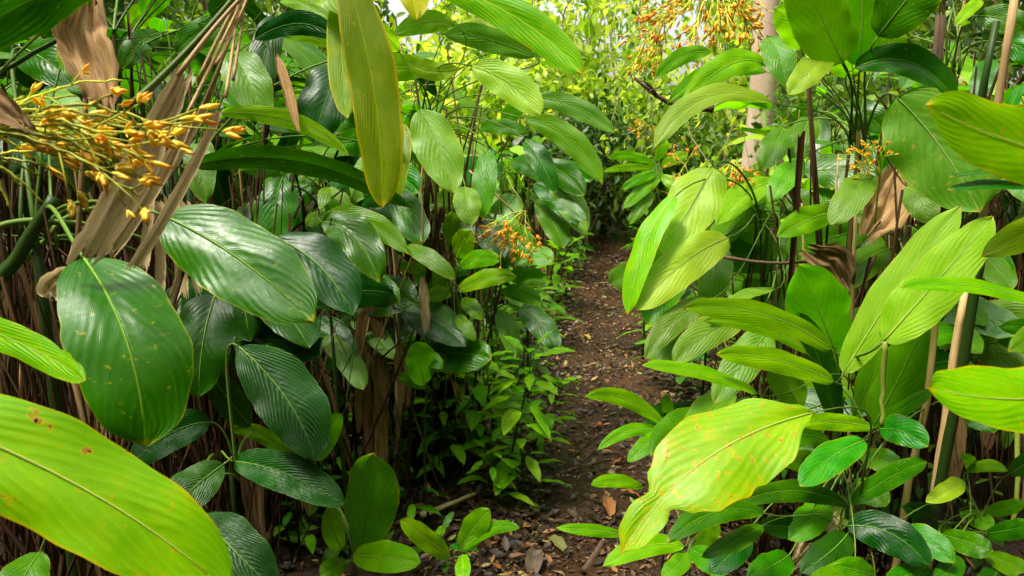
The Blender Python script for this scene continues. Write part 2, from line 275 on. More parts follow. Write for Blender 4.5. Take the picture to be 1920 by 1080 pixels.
# ------------------------------------------------------------------ leaf builder
SH = {'oval': (0.55, 0.92), 'obl': (0.42, 0.95), 'lance': (0.85, 0.85), 'ob': (0.55, 1.25)}
def wprof(shape, t):
    if isinstance(shape, list):
        for (a, x), (b, y) in zip(shape, shape[1:]):
            if a <= t <= b: k = (t - a) / (b - a); k = k * k * (3 - 2 * k); return x + (y - x) * k
        return shape[-1][1]
    p, a = SH[shape]; tt = t ** a; v = max(0.0, 1 - (2 * tt - 1) ** 2) ** p
    return v
def leaf_mesh(name, P0, Pm, P1, wid, nrm, origin, shape='oval', fold=0.18, curl=0.5, wave=0.03, nu=26, nv=10, ph=0.0, twist=0.0, tear=False):
    C = Pm * 2 - (P0 + P1) * 0.5; mb = MB(origin); vs = []; uvs = []; fs = []
    rr = random.Random(ph * 1000 + wid * 7000)
    tears = [(rr.uniform(0.3, 0.85), rr.choice((-1, 1)), rr.uniform(0.05, 0.12)) for _ in range(3)] if tear else []
    asym = rr.uniform(-0.07, 0.07); pj = rr.uniform(.85, 1.25); tipc = rr.uniform(.3, .75)
    for i in range(nu + 1):
        t = i / nu; u = 1 - t
        p = P0 * u * u + C * 2 * u * t + P1 * t * t
        T = ((C - P0) * u + (P1 - C) * t); T = T.normalized() if T.length > 1e-9 else (P1 - P0).normalized()
        S = T.cross(nrm); S = S.normalized() if S.length > 1e-6 else T.orthogonal().normalized()
        if twist: S = Quaternion(T, twist * (t - 0.5)) @ S
        N = S.cross(T)
        wt = max(wprof(shape, t) ** (pj if not isinstance(shape, list) else 1) * (1 - (tipc * ((t - .9) / .1) ** 2 if t > .9 else 0)), 0.012) * wid * 0.5
        for j in range(nv + 1):
            v = -1 + 2 * j / nv; k = 1 + asym * v + 0.022 * math.sin(17 * t + ph + v) + 0.012 * math.sin(41 * t + 2 * ph)
            for (tc, sd, am) in tears:
                if v * sd > 0.6: k -= am * 4 * max(0, 1 - abs(t - tc) / 0.05) * (abs(v) - 0.6)
            x = v * wt * k
            z = fold * abs(x) - curl * x * x / max(wid, 1e-4) + wave * wid * v * v * math.sin(2 * math.pi * 2.6 * t + ph + (1.4 if v > 0 else 0)) + 0.016 * wid * math.sin(9 * t + 4 * v + ph) * min(1, abs(v) * 3)
            z -= 0.015 * wid * math.exp(-(v / 0.12) ** 2)
            vs.append(p + S * x + N * z); uvs.append((t, 0.5 + 0.5 * v))
    for i in range(nu):
        for j in range(nv):
            q = i * (nv + 1) + j; fs.append((q, q + 1, q + nv + 2, q + nv + 1))
    mb.add(vs, fs, uvs); return mb.mesh(name)

def add_leaf(root, hub, spec, hubr=0.03, stalk='stalk', sr=1.0, name='leaf'):
    bx, by, tx, ty, wpx, d, mat = spec[:7]; o = spec[7] if len(spec) > 7 else {}
    d0 = d + o.get('bd', 0.05); d1 = d + o.get('td', -0.05); dm = d + o.get('md', 0.0)
    P0 = at(bx, by, d0); P1 = at(tx, ty, d1)
    if 'm' in o: Pm = at(o['m'][0], o['m'][1], dm)
    else: Pm = (P0 + P1) * 0.5 + Vector((0, 0, 0.05 * (P1 - P0).length)) - FW * 0.02
    ch = (P1 - P0).normalized(); view = (CAM - Pm).normalized()
    n = (view - ch * view.dot(ch)).normalized()
    if n.z < 0 and not o.get('flip'): pass
    n = Quaternion(ch, R(o.get('r', 0) + random.uniform(-7, 7))) @ n; n = Quaternion(ch, R(o.get('up', 14)) * (1 if ch.cross(n).z > 0 else -1)) @ n
    wid = wpx * d / F; S = ch.cross(n).normalized()
    pr = lambda q: Vector(((q - CAM).dot(RT), (q - CAM).dot(UP))) * (F / (q - CAM).dot(FW))
    e = pr(Pm + S * wid * .5) - pr(Pm - S * wid * .5); c2 = (pr(P1) - pr(P0)).normalized(); seen = abs(e.x * c2.y - e.y * c2.x)
    wid *= max(0.5, min(2.6, wpx / max(seen, 1e-3)))
    me = leaf_mesh(name, P0, Pm, P1, wid, n, root.location, o.get('s', 'oval'), o.get('f', 0.14), o.get('c', 0.35), o.get('w', 0.035), ph=random.uniform(0, 6), twist=R(o.get('tw', 0)), tear=o.get('tear', False), nu=o.get('nu', 28), nv=10)
    lf = link(name, me, M[mat], root)
    if o.get('lab'): lf['label'] = o['lab']
    if hub is not None and not o.get('nostalk'):
        H = hub + Vector((random.uniform(-1, 1) * hubr, random.uniform(-1, 1) * hubr, random.uniform(-1, 1) * hubr))
        tan = (P0 - (Pm * 2 - (P0 + P1) * 0.5)).normalized(); Ls = (P0 - H).length
        pts = bez(H, H + Vector((0, 0, 0.35 * Ls)) + (P0 - H) * 0.15, P0 + tan * 0.25 * Ls, P0 + (P0 - P0), 12)
        r = max(0.0015, min(0.0034, wid * 0.028)) * sr
        mb = MB(root.location); mb.tube(pts, r * 1.35, r * 0.8, 6); link('leaf_stalk', mb.mesh('leaf_stalk'), M[o.get('st', stalk)], lf)
        # raised midrib under the blade
        C = Pm * 2 - (P0 + P1) * 0.5; mid = [P0 * (1 - t) ** 2 + C * 2 * t * (1 - t) + P1 * t * t for t in [k / 12 for k in range(12)]]
        mb = MB(root.location); mb.tube(mid, r * 0.62, r * 0.12, 6); link('midrib', mb.mesh('midrib'), M['rib_light' if mat in ('lime', 'sick', 'yellow', 'bright', 'olive', 'pale') else 'rib'], lf)
    return lf

def strip(mb, pts, widths, face, crumple=0.2, nv=6, ph=0.0):
    nv = int(nv * 1.7)
    vs = []; uvs = []; fs = []; n = len(pts); r_ = random.Random(ph * 99 + n); fr_ = [(r_.uniform(-1, .6), r_.uniform(-.6, .6)) for _ in range(nv + 1)]; wmax = max(widths)
    for i, p in enumerate(pts):
        T = (pts[min(i + 1, n - 1)] - pts[max(0, i - 1)]).normalized(); S = T.cross(face).normalized(); N = S.cross(T)
        for j in range(nv + 1):
            v = -1 + 2 * j / nv; wd = widths[i] * 0.5
            z = wd * (0.55 * v * v - crumple * (1.6 * abs(math.sin(5.5 * v + ph + i * .06)) - .8) - crumple * .5 * math.sin(i * .7 + 3 * v + ph))
            vs.append(p + S * v * wd * (1 + .10 * math.sin(i * 1.7 + ph) * math.sin(i * .6)) + N * z + T * wmax * (fr_[j][0] * max(0, (i - n + 4) / 3) * .7 + fr_[j][1] * max(0, (2 - i) / 2) * .5)); uvs.append((i / (n - 1), 0.5 + v * .5))
    for i in range(n - 1):
        for j in range(nv): q = i * (nv + 1) + j; fs.append((q, q + 1, q + nv + 2, q + nv + 1))
    mb.add(vs, fs, uvs)
def line(a, b, n=14, sag=0.0): return [a.lerp(b, i / (n - 1)) + Vector((0, 0, sag * 4 * (i / (n - 1)) * (1 - i / (n - 1)))) for i in range(n)]
PLANTS = []
def add_skirt(root, H, n):
    O = root.location; h = H.z - O.z
    for i in range(n):
        a = random.uniform(0, 6.28); q = .26 * math.sqrt(random.random()); b = O + Vector((math.cos(a) * q, math.sin(a) * q * .7, -.04)); t = b.lerp(H, random.uniform(.55, 1.1)) + Vector((random.gauss(0, .16), random.gauss(0, .10), random.uniform(-.35, .25) * h))
        rr = random.choice((.003, .004, .005, .006, .008)); mb = MB(O); m = b.lerp(t, .5) + Vector((random.gauss(0, .025), random.gauss(0, .025), 0))
        if random.random() < .18: strip(mb, bez(b, m, m, t, 9), [rr * random.uniform(1.5, 3.2)] * 9, Vector((random.uniform(-.5, .5), -1, 0)), .25, 3, a)
        else: mb.tube(bez(b, m, m, t, 7), rr, rr * .7, 5)
        link('dead_stalk', mb.mesh('dead_stalk'), M[random.choice(('stalk_dead',) * 8 + ('dry', 'cane'))], root)
def plant(name, label, cat, hub, leaves, ground=None, group=None, stem=True, stem_r=0.012, hubr=0.03, stalk='stalk', stem_mat='stem', sr=1.0, skirt=0):
    """hub: (px, py, depth) or a point; ground: (x, y) of the root, default below the hub"""
    H = at(*hub) if isinstance(hub, tuple) else hub
    g = ground or (H.x + random.uniform(-.03, .03), H.y + random.uniform(-.03, .03))
    root = tag(empty(name, (g[0], g[1], height(*g))), label, cat, group)
    if stem and H.z > root.location.z + 0.02:
        b = root.location.copy() - Vector((0, 0, .03)); mid = (b + H) * 0.5 + Vector((random.uniform(-.03, .03), random.uniform(-.03, .03), 0))
        if skirt: add_skirt(root, H, skirt)
        mb = MB(root.location); mb.tube(bez(b, mid, mid, H, 10), stem_r * 1.15, stem_r * 0.7, 8); link('stem', mb.mesh('stem'), M[stem_mat], root)
    for s in leaves: add_leaf(root, H, s, hubr, stalk, sr)
    PLANTS.append(root); return root

def small_leaf(root, parent, P0, P1, wid, mat, nu=10, nv=4, shape='oval', nrm=None, **kw):
    Pm = (P0 + P1) * 0.5 + Vector((0, 0, 0.10 * (P1 - P0).length)); n = nrm or Vector((0, 0, 1))
    me = leaf_mesh('leaf', P0, Pm, P1, wid, n + Vector((random.uniform(-.35, .35), random.uniform(-.35, .35), 0)), root.location, shape, kw.get('fold', 0.2), 0.4, 0.05, nu, nv, random.uniform(0, 6))
    return link('leaf', me, M[mat], root)

def sapling(label, px, py, h, n, ln, mats, group, lean=(0, 0), name='sapling', spread=1.0, xy=None, top=False, ratio=0.36, shape='oval'):
    x, y = xy or gxy(px, py); z = height(x, y)
    root = tag(empty(name, (x, y, z)), label, 'sapling', group)
    b = Vector((x, y, z - .02)); t = Vector((x + lean[0] + random.uniform(-.03, .03), y + lean[1], z + h))
    st = bez(b, b + Vector((0, 0, h * .4)), t - Vector((0, 0, h * .3)), t, 9)
    mb = MB(root.location); mb.tube(st, 0.0045 + 0.003 * h, 0.0018, 6)
    az = random.uniform(0, 6.28); pts = []
    for i in range(n):
        k = (0.25 + 0.75 * (i / max(1, n - 1)) ** 0.8) if not top else (0.75 + 0.25 * i / max(1, n - 1))
        q = k * 8; j = min(7, int(q)); p = st[j].lerp(st[j + 1], q - j)
        az += 2.4 + random.uniform(-.4, .4); el = random.uniform(-.15, .5) + 0.3 * (k > .93)
        dr = Vector((math.cos(az) * math.cos(el), math.sin(az) * math.cos(el), math.sin(el)))
        L = ln * random.uniform(.65, 1.15) * (1.1 - 0.35 * k) * spread; s = 0.02 + 0.22 * L + 0.05 * h * (1 - k)
        P0 = p + dr * s; P1 = P0 + (dr + Vector((0, 0, -0.12 - random.uniform(0, .38)))).normalized() * L
        mb.tube([p, p.lerp(P0, .5) + Vector((0, 0, .004)), P0], 0.0018, 0.0012, 5); pts.append((P0, P1, L))
    link('stem', mb.mesh('stem'), M['stem'], root)
    for P0, P1, L in pts: small_leaf(root, None, P0, P1, L * ratio * random.uniform(.85, 1.15), random.choice(mats), shape=shape)
    PLANTS.append(root); return root

# ------------------------------------------------------------------ ground and trail
def axis(lo, hi, fine_lo, fine_hi, step, growth=1.25):
    a = list(np.arange(fine_lo, fine_hi + 1e-6, step)); s = step; x = fine_lo
    while x > lo: s *= growth; x -= s; a.insert(0, max(x, lo))
    s = step; x = fine_hi
    while x < hi: s *= growth; x += s; a.append(min(x, hi))
    return a
xs = axis(-150, 150, -2.6, 3.2, 0.05); ys = axis(-60, 220, 0.8, 9.0, 0.05)
mb = MB(); nx = len(xs)
mb.add([(x, y, height(x, y)) for y in ys for x in xs], [(j * nx + i, j * nx + i + 1, (j + 1) * nx + i + 1, (j + 1) * nx + i) for j in range(len(ys) - 1) for i in range(nx - 1)])
g = link('ground', mb.mesh('ground'), M['soil']); tag(g, 'dark brown forest soil under the thickets', None, None, 'structure')
mb = MB(); vs = []; ny = 230; nw = 16
for j in range(ny + 1):
    y = -1.5 + j * 0.06; hw = 0.34 + 0.02 * max(0, y - 3) + 0.05 * noise.noise(Vector((0, y * 1.7, 5)))
    for i in range(nw + 1):
        k = -1 + 2 * i / nw; x = path_x(y) + k * hw * (1 + 0.12 * noise.noise(Vector((k * 3, y * 3, 1))))
        z = height(x, y) + 0.006 + 0.010 * (1 - abs(k)) * (0.5 + noise.noise(Vector((x * 9, y * 9, 2)))) - (0.02 if abs(k) == 1 else 0)
        vs.append((x, y, z))
mb.add(vs, [(j * (nw + 1) + i, j * (nw + 1) + i + 1, (j + 1) * (nw + 1) + i + 1, (j + 1) * (nw + 1) + i) for j in range(ny) for i in range(nw)])
p = link('path', mb.mesh('path'), M['mud']); tag(p, 'narrow trodden brown dirt trail running between the thickets', None, None, 'structure')

# ------------------------------------------------------------------ many small leaves in one mesh
def cards(P, D, N, L, W, droop=0.15, origin=(0, 0, 0), name='crown'):
    P = np.asarray(P, float) - np.asarray(origin, float); n = len(P); D = D / np.linalg.norm(D, axis=1, keepdims=True)
    S = np.cross(D, N); S /= np.linalg.norm(S, axis=1, keepdims=True) + 1e-9; Nn = np.cross(S, D)
    L = np.asarray(L)[:, None]; Wd = np.asarray(W)[:, None] * 0.5
    def pt(t, s, z): return P + D * (L * t) + S * (Wd * s) + Nn * (Wd * z) - np.array([0, 0, 1]) * (L * droop * t * t)
    V = np.stack([pt(0, 0, 0), pt(.33, -.95, .25), pt(.33, 0, -.1), pt(.33, .95, .25), pt(.68, -.8, .2), pt(.68, 0, -.1), pt(.68, .8, .2), pt(1, 0, 0)], 1).reshape(-1, 3)
    tri = np.array([[0, 2, 1], [0, 3, 2], [5, 7, 4], [5, 6, 7]]); quad = np.array([[1, 2, 5, 4], [2, 3, 6, 5]])
    off = (np.arange(n) * 8)[:, None, None]
    loops = np.concatenate([(tri[None] + off).reshape(n, -1), (quad[None] + off).reshape(n, -1)], 1).ravel()
    tot = np.tile(np.array([3, 3, 3, 3, 4, 4]), n); start = np.concatenate([[0], np.cumsum(tot)[:-1]])
    me = bpy.data.meshes.new(name); me.vertices.add(len(V)); me.vertices.foreach_set('co', V.astype(np.float32).ravel())
    me.loops.add(len(loops)); me.loops.foreach_set('vertex_index', loops.astype(np.int32))
    me.polygons.add(len(tot)); me.polygons.foreach_set('loop_start', start.astype(np.int32)); me.polygons.foreach_set('loop_total', tot.astype(np.int32))
    me.polygons.foreach_set('use_smooth', np.ones(len(tot), bool)); me.update(calc_edges=True); me.validate(); return me
def rdir(n, rng, zb=0.0):
    d = rng.normal(size=(n, 3)); d[:, 2] += zb; return d / np.linalg.norm(d, axis=1, keepdims=True)
def clumps(rng, centres, n, sig):
    c = np.asarray(centres)[rng.integers(0, len(centres), n)]; return c + rng.normal(size=(n, 3)) * sig
# ------------------------------------------------------------------ hand placed plants, left of the trail
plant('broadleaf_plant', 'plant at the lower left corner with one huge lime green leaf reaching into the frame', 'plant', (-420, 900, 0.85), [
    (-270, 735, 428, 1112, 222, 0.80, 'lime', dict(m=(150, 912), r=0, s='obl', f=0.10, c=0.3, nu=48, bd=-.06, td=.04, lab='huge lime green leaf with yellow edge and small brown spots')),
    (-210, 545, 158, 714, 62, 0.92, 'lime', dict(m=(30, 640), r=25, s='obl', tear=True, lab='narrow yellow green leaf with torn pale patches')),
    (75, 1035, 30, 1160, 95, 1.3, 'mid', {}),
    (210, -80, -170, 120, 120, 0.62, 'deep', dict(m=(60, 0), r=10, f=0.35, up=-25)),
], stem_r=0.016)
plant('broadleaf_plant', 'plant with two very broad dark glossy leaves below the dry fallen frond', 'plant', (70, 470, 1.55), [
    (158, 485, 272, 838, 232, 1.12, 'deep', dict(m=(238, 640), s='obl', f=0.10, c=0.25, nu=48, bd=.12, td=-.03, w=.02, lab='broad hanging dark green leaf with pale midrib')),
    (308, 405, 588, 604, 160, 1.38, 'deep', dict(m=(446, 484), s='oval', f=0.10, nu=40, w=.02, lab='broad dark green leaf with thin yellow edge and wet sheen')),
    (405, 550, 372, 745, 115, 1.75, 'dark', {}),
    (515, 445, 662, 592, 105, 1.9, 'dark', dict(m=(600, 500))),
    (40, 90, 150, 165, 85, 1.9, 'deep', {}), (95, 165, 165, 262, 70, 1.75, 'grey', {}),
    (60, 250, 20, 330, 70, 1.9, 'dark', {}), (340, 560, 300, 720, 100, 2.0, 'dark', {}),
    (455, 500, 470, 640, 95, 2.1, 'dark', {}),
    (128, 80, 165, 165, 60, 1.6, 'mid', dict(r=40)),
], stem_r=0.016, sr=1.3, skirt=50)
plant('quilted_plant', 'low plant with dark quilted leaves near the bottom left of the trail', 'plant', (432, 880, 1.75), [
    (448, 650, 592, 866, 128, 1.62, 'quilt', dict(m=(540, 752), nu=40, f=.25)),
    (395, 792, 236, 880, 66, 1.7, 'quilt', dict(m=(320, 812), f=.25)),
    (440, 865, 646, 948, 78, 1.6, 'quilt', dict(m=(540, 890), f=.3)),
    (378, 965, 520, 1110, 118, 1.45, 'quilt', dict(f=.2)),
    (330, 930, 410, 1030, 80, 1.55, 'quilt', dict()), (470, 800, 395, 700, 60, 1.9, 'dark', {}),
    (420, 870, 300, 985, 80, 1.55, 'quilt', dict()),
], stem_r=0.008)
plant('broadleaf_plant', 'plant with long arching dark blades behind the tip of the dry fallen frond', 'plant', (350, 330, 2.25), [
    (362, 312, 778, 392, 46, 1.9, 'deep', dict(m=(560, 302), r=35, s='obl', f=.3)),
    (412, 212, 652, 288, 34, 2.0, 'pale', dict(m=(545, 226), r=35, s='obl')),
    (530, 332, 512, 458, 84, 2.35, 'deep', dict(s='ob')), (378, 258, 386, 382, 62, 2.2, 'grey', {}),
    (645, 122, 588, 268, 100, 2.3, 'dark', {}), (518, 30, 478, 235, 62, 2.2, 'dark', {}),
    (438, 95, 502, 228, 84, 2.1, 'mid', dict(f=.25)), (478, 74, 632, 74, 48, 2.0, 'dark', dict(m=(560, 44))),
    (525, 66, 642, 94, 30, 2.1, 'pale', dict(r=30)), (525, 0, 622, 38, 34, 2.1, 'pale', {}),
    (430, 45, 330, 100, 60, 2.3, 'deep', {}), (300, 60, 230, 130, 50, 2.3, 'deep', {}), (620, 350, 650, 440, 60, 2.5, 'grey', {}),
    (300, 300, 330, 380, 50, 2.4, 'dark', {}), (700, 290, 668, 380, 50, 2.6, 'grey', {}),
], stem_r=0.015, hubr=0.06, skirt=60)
plant('broadleaf_plant', 'tall plant whose long olive leaf hangs from the top edge above the left thicket', 'plant', (800, 255, 2.95), [
    (646, -50, 716, 390, 92, 1.62, 'olive', dict(m=(700, 165), s='obl', r=15, f=.22, nu=40, nostalk=True, td=-.02, bd=.02, lab='long drooping olive leaf with yellowed edges')),
    (640, -40, 652, 222, 56, 1.68, 'olive', dict(m=(640, 105), r=-15, s='obl', nostalk=True)),
    (590, -60, 690, 28, 120, 1.7, 'pale', dict(nostalk=True)), (765, -60, 782, 38, 66, 1.75, 'yellow', dict(nostalk=True)),
    (790, -45, 1092, 140, 72, 1.5, 'lime', dict(m=(965, 30), s='obl', r=10, nostalk=True, lab='yellow green leaf slanting across the bright gap above the trail')),
    (852, 48, 738, 66, 44, 2.4, 'pale', dict(m=(800, 40))), (748, 95, 700, 50, 36, 2.4, 'pale', {}),
    (860, 128, 750, 100, 38, 2.5, 'pale', dict(m=(800, 130))), (805, 130, 700, 142, 54, 2.5, 'bright', {}),
    (788, 205, 852, 364, 86, 2.2, 'grey', dict(m=(822, 275))), (886, 124, 1013, 216, 66, 2.3, 'pale', dict(m=(958, 158))),
    (998, 182, 1154, 250, 40, 2.6, 'grey', dict(m=(1080, 200))), (985, 222, 1130, 346, 48, 2.5, 'mid', dict(m=(1070, 262), r=10)),
    (985, 262, 1042, 362, 42, 2.6, 'deep', {}), (1002, 106, 828, 62, 50, 2.6, 'grey', dict(m=(910, 72))),
    (860, 50, 960, 90, 46, 2.7, 'pale', {}), (940, 95, 1100, 108, 36, 2.7, 'grey', dict(m=(1020, 92))),
    (914, 284, 906, 412, 46, 2.6, 'mid', {}), (756, 232, 744, 378, 42, 2.6, 'olive', {}), (872, 350, 882, 425, 52, 2.5, 'grey', {}),
    (690, 200, 620, 250, 50, 2.8, 'mid', {}), (900, 240, 990, 250, 30, 2.8, 'mid', {}), (940, 230, 990, 190, 34, 2.9, 'bright', {}),
    (690, 330, 600, 390, 46, 2.7, 'deep', {}), (960, 300, 1010, 330, 40, 2.9, 'mid', {}),
], stem_r=0.014, hubr=0.05, skirt=60)
plant('young_plant', 'young plant with wavy drooping leaves hanging over a brown stump in the left thicket', 'plant', (606, 408, 2.3), [
    (606, 402, 768, 478, 46, 2.15, 'mid', dict(m=(692, 416), w=.07)), (606, 416, 712, 530, 76, 2.1, 'deep', dict(m=(664, 444), f=.3, w=.07)),
    (762, 462, 854, 524, 34, 2.1, 'mid', {}), (612, 400, 575, 425, 26, 2.25, 'bright', {}), (610, 404, 640, 388, 28, 2.3, 'mid', {}),
], stem_r=0.007)
plant('sapling', 'sapling with a whorl of bright leaves beside the small orange blossom left of the trail', 'sapling', (852, 528, 2.9), [
    (858, 484, 884, 432, 44, 2.85, 'bright', {}), (862, 500, 938, 490, 34, 2.8, 'bright', dict(m=(900, 484))), (858, 545, 968, 520, 34, 2.7, 'bright', dict(m=(912, 522))),
    (752, 538, 668, 540, 28, 2.7, 'mid', {}), (800, 510, 742, 498, 24, 2.8, 'bright', {}), (846, 548, 800, 560, 30, 2.75, 'mid', {}), (850, 475, 848, 396, 36, 3.0, 'mid', {}),
    (842, 540, 776, 520, 36, 2.8, 'mid', {}), (866, 560, 905, 600, 30, 2.8, 'mid', {}), (855, 590, 890, 640, 26, 2.7, 'mid', {}),
], stem_r=0.006)
plant('sapling', 'thin sapling with one upright elliptical leaf in the dark understorey left of the trail', 'sapling', (800, 722, 2.6), [
    (796, 722, 782, 640, 58, 2.55, 'bright', {}), (792, 660, 830, 690, 30, 2.6, 'mid', {}), (800, 725, 745, 705, 24, 2.6, 'mid', {}),
], stem_r=0.005)
plant('broadleaf_seedling', 'squat seedling with one upright blue green leaf at the bottom edge left of the trail', 'seedling', (668, 1052, 1.75), [
    (672, 1045, 702, 850, 100, 1.7, 'blue', dict(m=(692, 945), f=.12, s='ob', nu=36, flip=True)), (662, 1042, 788, 1056, 62, 1.65, 'bright', dict(m=(720, 1045))),
    (640, 1030, 618, 950, 44, 1.75, 'mid', {}), (650, 1050, 600, 1080, 40, 1.7, 'mid', {}), (592, 862, 640, 776, 46, 2.1, 'bright', {}), (545, 860, 432, 806, 32, 2.0, 'mid', dict(m=(490, 816))),
    (560, 850, 615, 800, 40, 2.1, 'mid', {}),
], stem_r=0.006)
plant('broadleaf_seedling', 'seedling with four lime leaves at the near left edge of the trail', 'seedling', (862, 1042, 2.0), [
    (845, 1045, 750, 974, 42, 1.95, 'bright', {}), (862, 1030, 918, 954, 50, 1.95, 'bright', {}), (868, 1030, 974, 990, 26, 1.9, 'bright', dict(m=(920, 992))), (868, 1040, 870, 1090, 30, 1.9, 'bright', {}),
], stem_r=0.004)

# ------------------------------------------------------------------ hand placed plants, right of the trail
plant('broadleaf_plant', 'tall plant fanning long dark stalks to big leaves at the upper right', 'plant', (1612, 280, 2.2), [
    (1582, 118, 1500, -70, 118, 1.95, 'bright', dict(m=(1540, 30), s='obl', f=.1)), (1612, 125, 1608, -80, 100, 2.0, 'bright', dict(s='obl')),
    (1600, 140, 1560, 60, 90, 2.1, 'lime', {}),
    (1646, 68, 1750, -60, 104, 1.9, 'deep', dict(s='obl')), (1602, 128, 1794, 192, 64, 1.95, 'deep', dict(m=(1705, 116), f=.3)),
    (1682, 182, 1838, 398, 190, 1.9, 'grey', dict(m=(1762, 275), s='oval', f=.10, nu=44, lab='very broad ribbed leaf with brown spots')),
    (1690, 200, 1790, 170, 46, 1.98, 'deep', {}), (1640, 130, 1680, 50, 60, 2.2, 'pale', {}),
    (1502, 92, 1452, 15, 62, 2.1, 'pale', {}), (1556, 98, 1478, 178, 52, 2.0, 'pale', {}),
    (1332, 98, 1226, 148, 32, 2.2, 'lime', dict(m=(1280, 106))), (1432, 122, 1280, 190, 50, 2.2, 'bright', dict(m=(1370, 120))),
    (1442, 190, 1227, 277, 40, 2.05, 'pale', dict(m=(1322, 182), s='obl', r=15)), (1438, 135, 1250, 195, 36, 2.3, 'bright', dict(m=(1340, 135))),
    (1440, 70, 1474, 162, 62, 2.2, 'grey', {}), (1626, 326, 1558, 422, 62, 1.95, 'grey', {}), (1562, 398, 1456, 444, 52, 2.1, 'bright', {}),
    (1500, 300, 1440, 380, 50, 2.3, 'bright', {}), (1470, 240, 1430, 320, 54, 2.4, 'mid', {}), (1520, 220, 1480, 300, 56, 2.5, 'mid', {}),
    (1700, 350, 1740, 420, 66, 2.2, 'grey', {}), (1580, 200, 1660, 250, 60, 2.5, 'deep', {}), (1540, 130, 1570, 60, 50, 2.4, 'lime', {}),
], stem_r=0.012, hubr=0.03, skirt=40)
plant('broadleaf_plant', 'plant at the right edge with two flat lime leaves entering the frame', 'plant', (2260, 640, 1.0), [
    (2180, 345, 1738, 197, 138, 0.9, 'lime', dict(m=(1925, 275), s='obl', f=.08, nu=44, up=34)), (2170, 715, 1740, 724, 132, 0.92, 'lime', dict(m=(1940, 748), s='obl', f=.08, nu=44, up=20)),
    (2040, 600, 1688, 540, 26, 1.2, 'bright', dict(m=(1850, 540), r=45, s='obl')), (2000, 345, 1778, 332, 12, 1.25, 'deep', dict(r=55, s='obl')), (2000, 372, 1775, 356, 16, 1.25, 'deep', dict(r=50, s='obl')),
    (2000, 418, 1840, 480, 66, 1.3, 'sick', {}), (2010, 590, 1890, 660, 60, 1.4, 'mid', {}), (1990, 640, 1870, 612, 40, 1.5, 'mid', {}),
], stem_r=0.016)
plant('broadleaf_plant', 'plant with pale drooping leaves leaning over the right edge of the trail', 'plant', (1440, 420, 2.6), [
    (1338, 315, 1243, 476, 100, 2.25, 'pale', dict(m=(1297, 384), s='oval')), (1266, 368, 1176, 590, 46, 2.15, 'lime', dict(m=(1212, 455), r=25, s='obl')),
    (1366, 446, 1193, 582, 76, 2.15, 'pale', dict(m=(1282, 492), s='obl')), (1346, 462, 1324, 582, 64, 2.4, 'mid', {}),
    (1332, 562, 1210, 674, 50, 2.1, 'grey', dict(m=(1262, 602))), (1402, 596, 1262, 684, 62, 2.05, 'grey', dict(m=(1330, 622))), (1452, 542, 1328, 602, 22, 2.1, 'grey', dict(m=(1390, 555), r=30)),
    (1290, 330, 1370, 400, 60, 2.7, 'bright', {}), (1300, 500, 1230, 530, 28, 2.5, 'bright', {}), (1380, 400, 1430, 460, 60, 2.8, 'bright', {}), (1400, 380, 1350, 440, 40, 2.7, 'mid', {}),
    (1460, 360, 1520, 400, 50, 2.8, 'mid', {}),
], stem_r=0.010, hubr=0.05, skirt=30)
plant('broadleaf_plant', 'plant with long bright upright blades rising in the middle of the right thicket', 'plant', (1578, 745, 1.85), [
    (1566, 660, 1498, 496, 124, 1.75, 'bright', dict(m=(1535, 580), f=.08, s='oval', nu=36)), (1582, 700, 1802, 385, 84, 1.62, 'pale', dict(m=(1680, 545), s='obl', nu=40, f=.18)),
    (1656, 640, 1862, 406, 104, 1.5, 'pale', dict(m=(1745, 540), s='oval', nu=40, f=.18)), (1560, 656, 1282, 576, 46, 1.65, 'bright', dict(m=(1440, 592), r=10, s='obl')),
    (1512, 662, 1318, 602, 34, 1.7, 'lime', dict(m=(1430, 612), r=10)), (1564, 716, 1342, 664, 44, 1.6, 'lime', dict(m=(1460, 676), s='obl')),
    (1420, 738, 1203, 685, 26, 1.55, 'lime', dict(m=(1320, 700), r=35, s='obl')), (1442, 622, 1338, 756, 72, 1.8, 'grey', dict(m=(1400, 670))),
    (1636, 800, 1732, 598, 92, 1.75, 'mid', dict(m=(1690, 700), s='obl')), (1566, 790, 1492, 585, 56, 1.8, 'deep', dict(s='obl')), (1600, 780, 1650, 640, 50, 1.9, 'mid', {}),
    (1500, 770, 1440, 690, 60, 1.9, 'grey', {}),
], stem_r=0.014, hubr=0.03)
plant('broadleaf_plant', 'plant with a large ragged yellowing leaf bending down beside the near trail', 'plant', (1625, 1045, 1.66), [
    (1530, 772, 1163, 1038, 190, 1.12, 'sick', dict(m=(1322, 862), s=[(0, 0), (.06, .25), (.22, .82), (.42, 1), (.6, .86), (.69, .62), (.75, .30), (.81, .38), (.93, .30), (1, .03)], f=.12, c=.4, nu=56, w=.03, tear=True, lab='large pale lime leaf with brown blotched edges and torn tip')),
    (1432, 962, 1250, 1018, 52, 1.3, 'deep', dict(m=(1340, 960))), (1430, 985, 1315, 1045, 40, 1.35, 'deep', {}),
], stem_r=0.006, sr=.55)
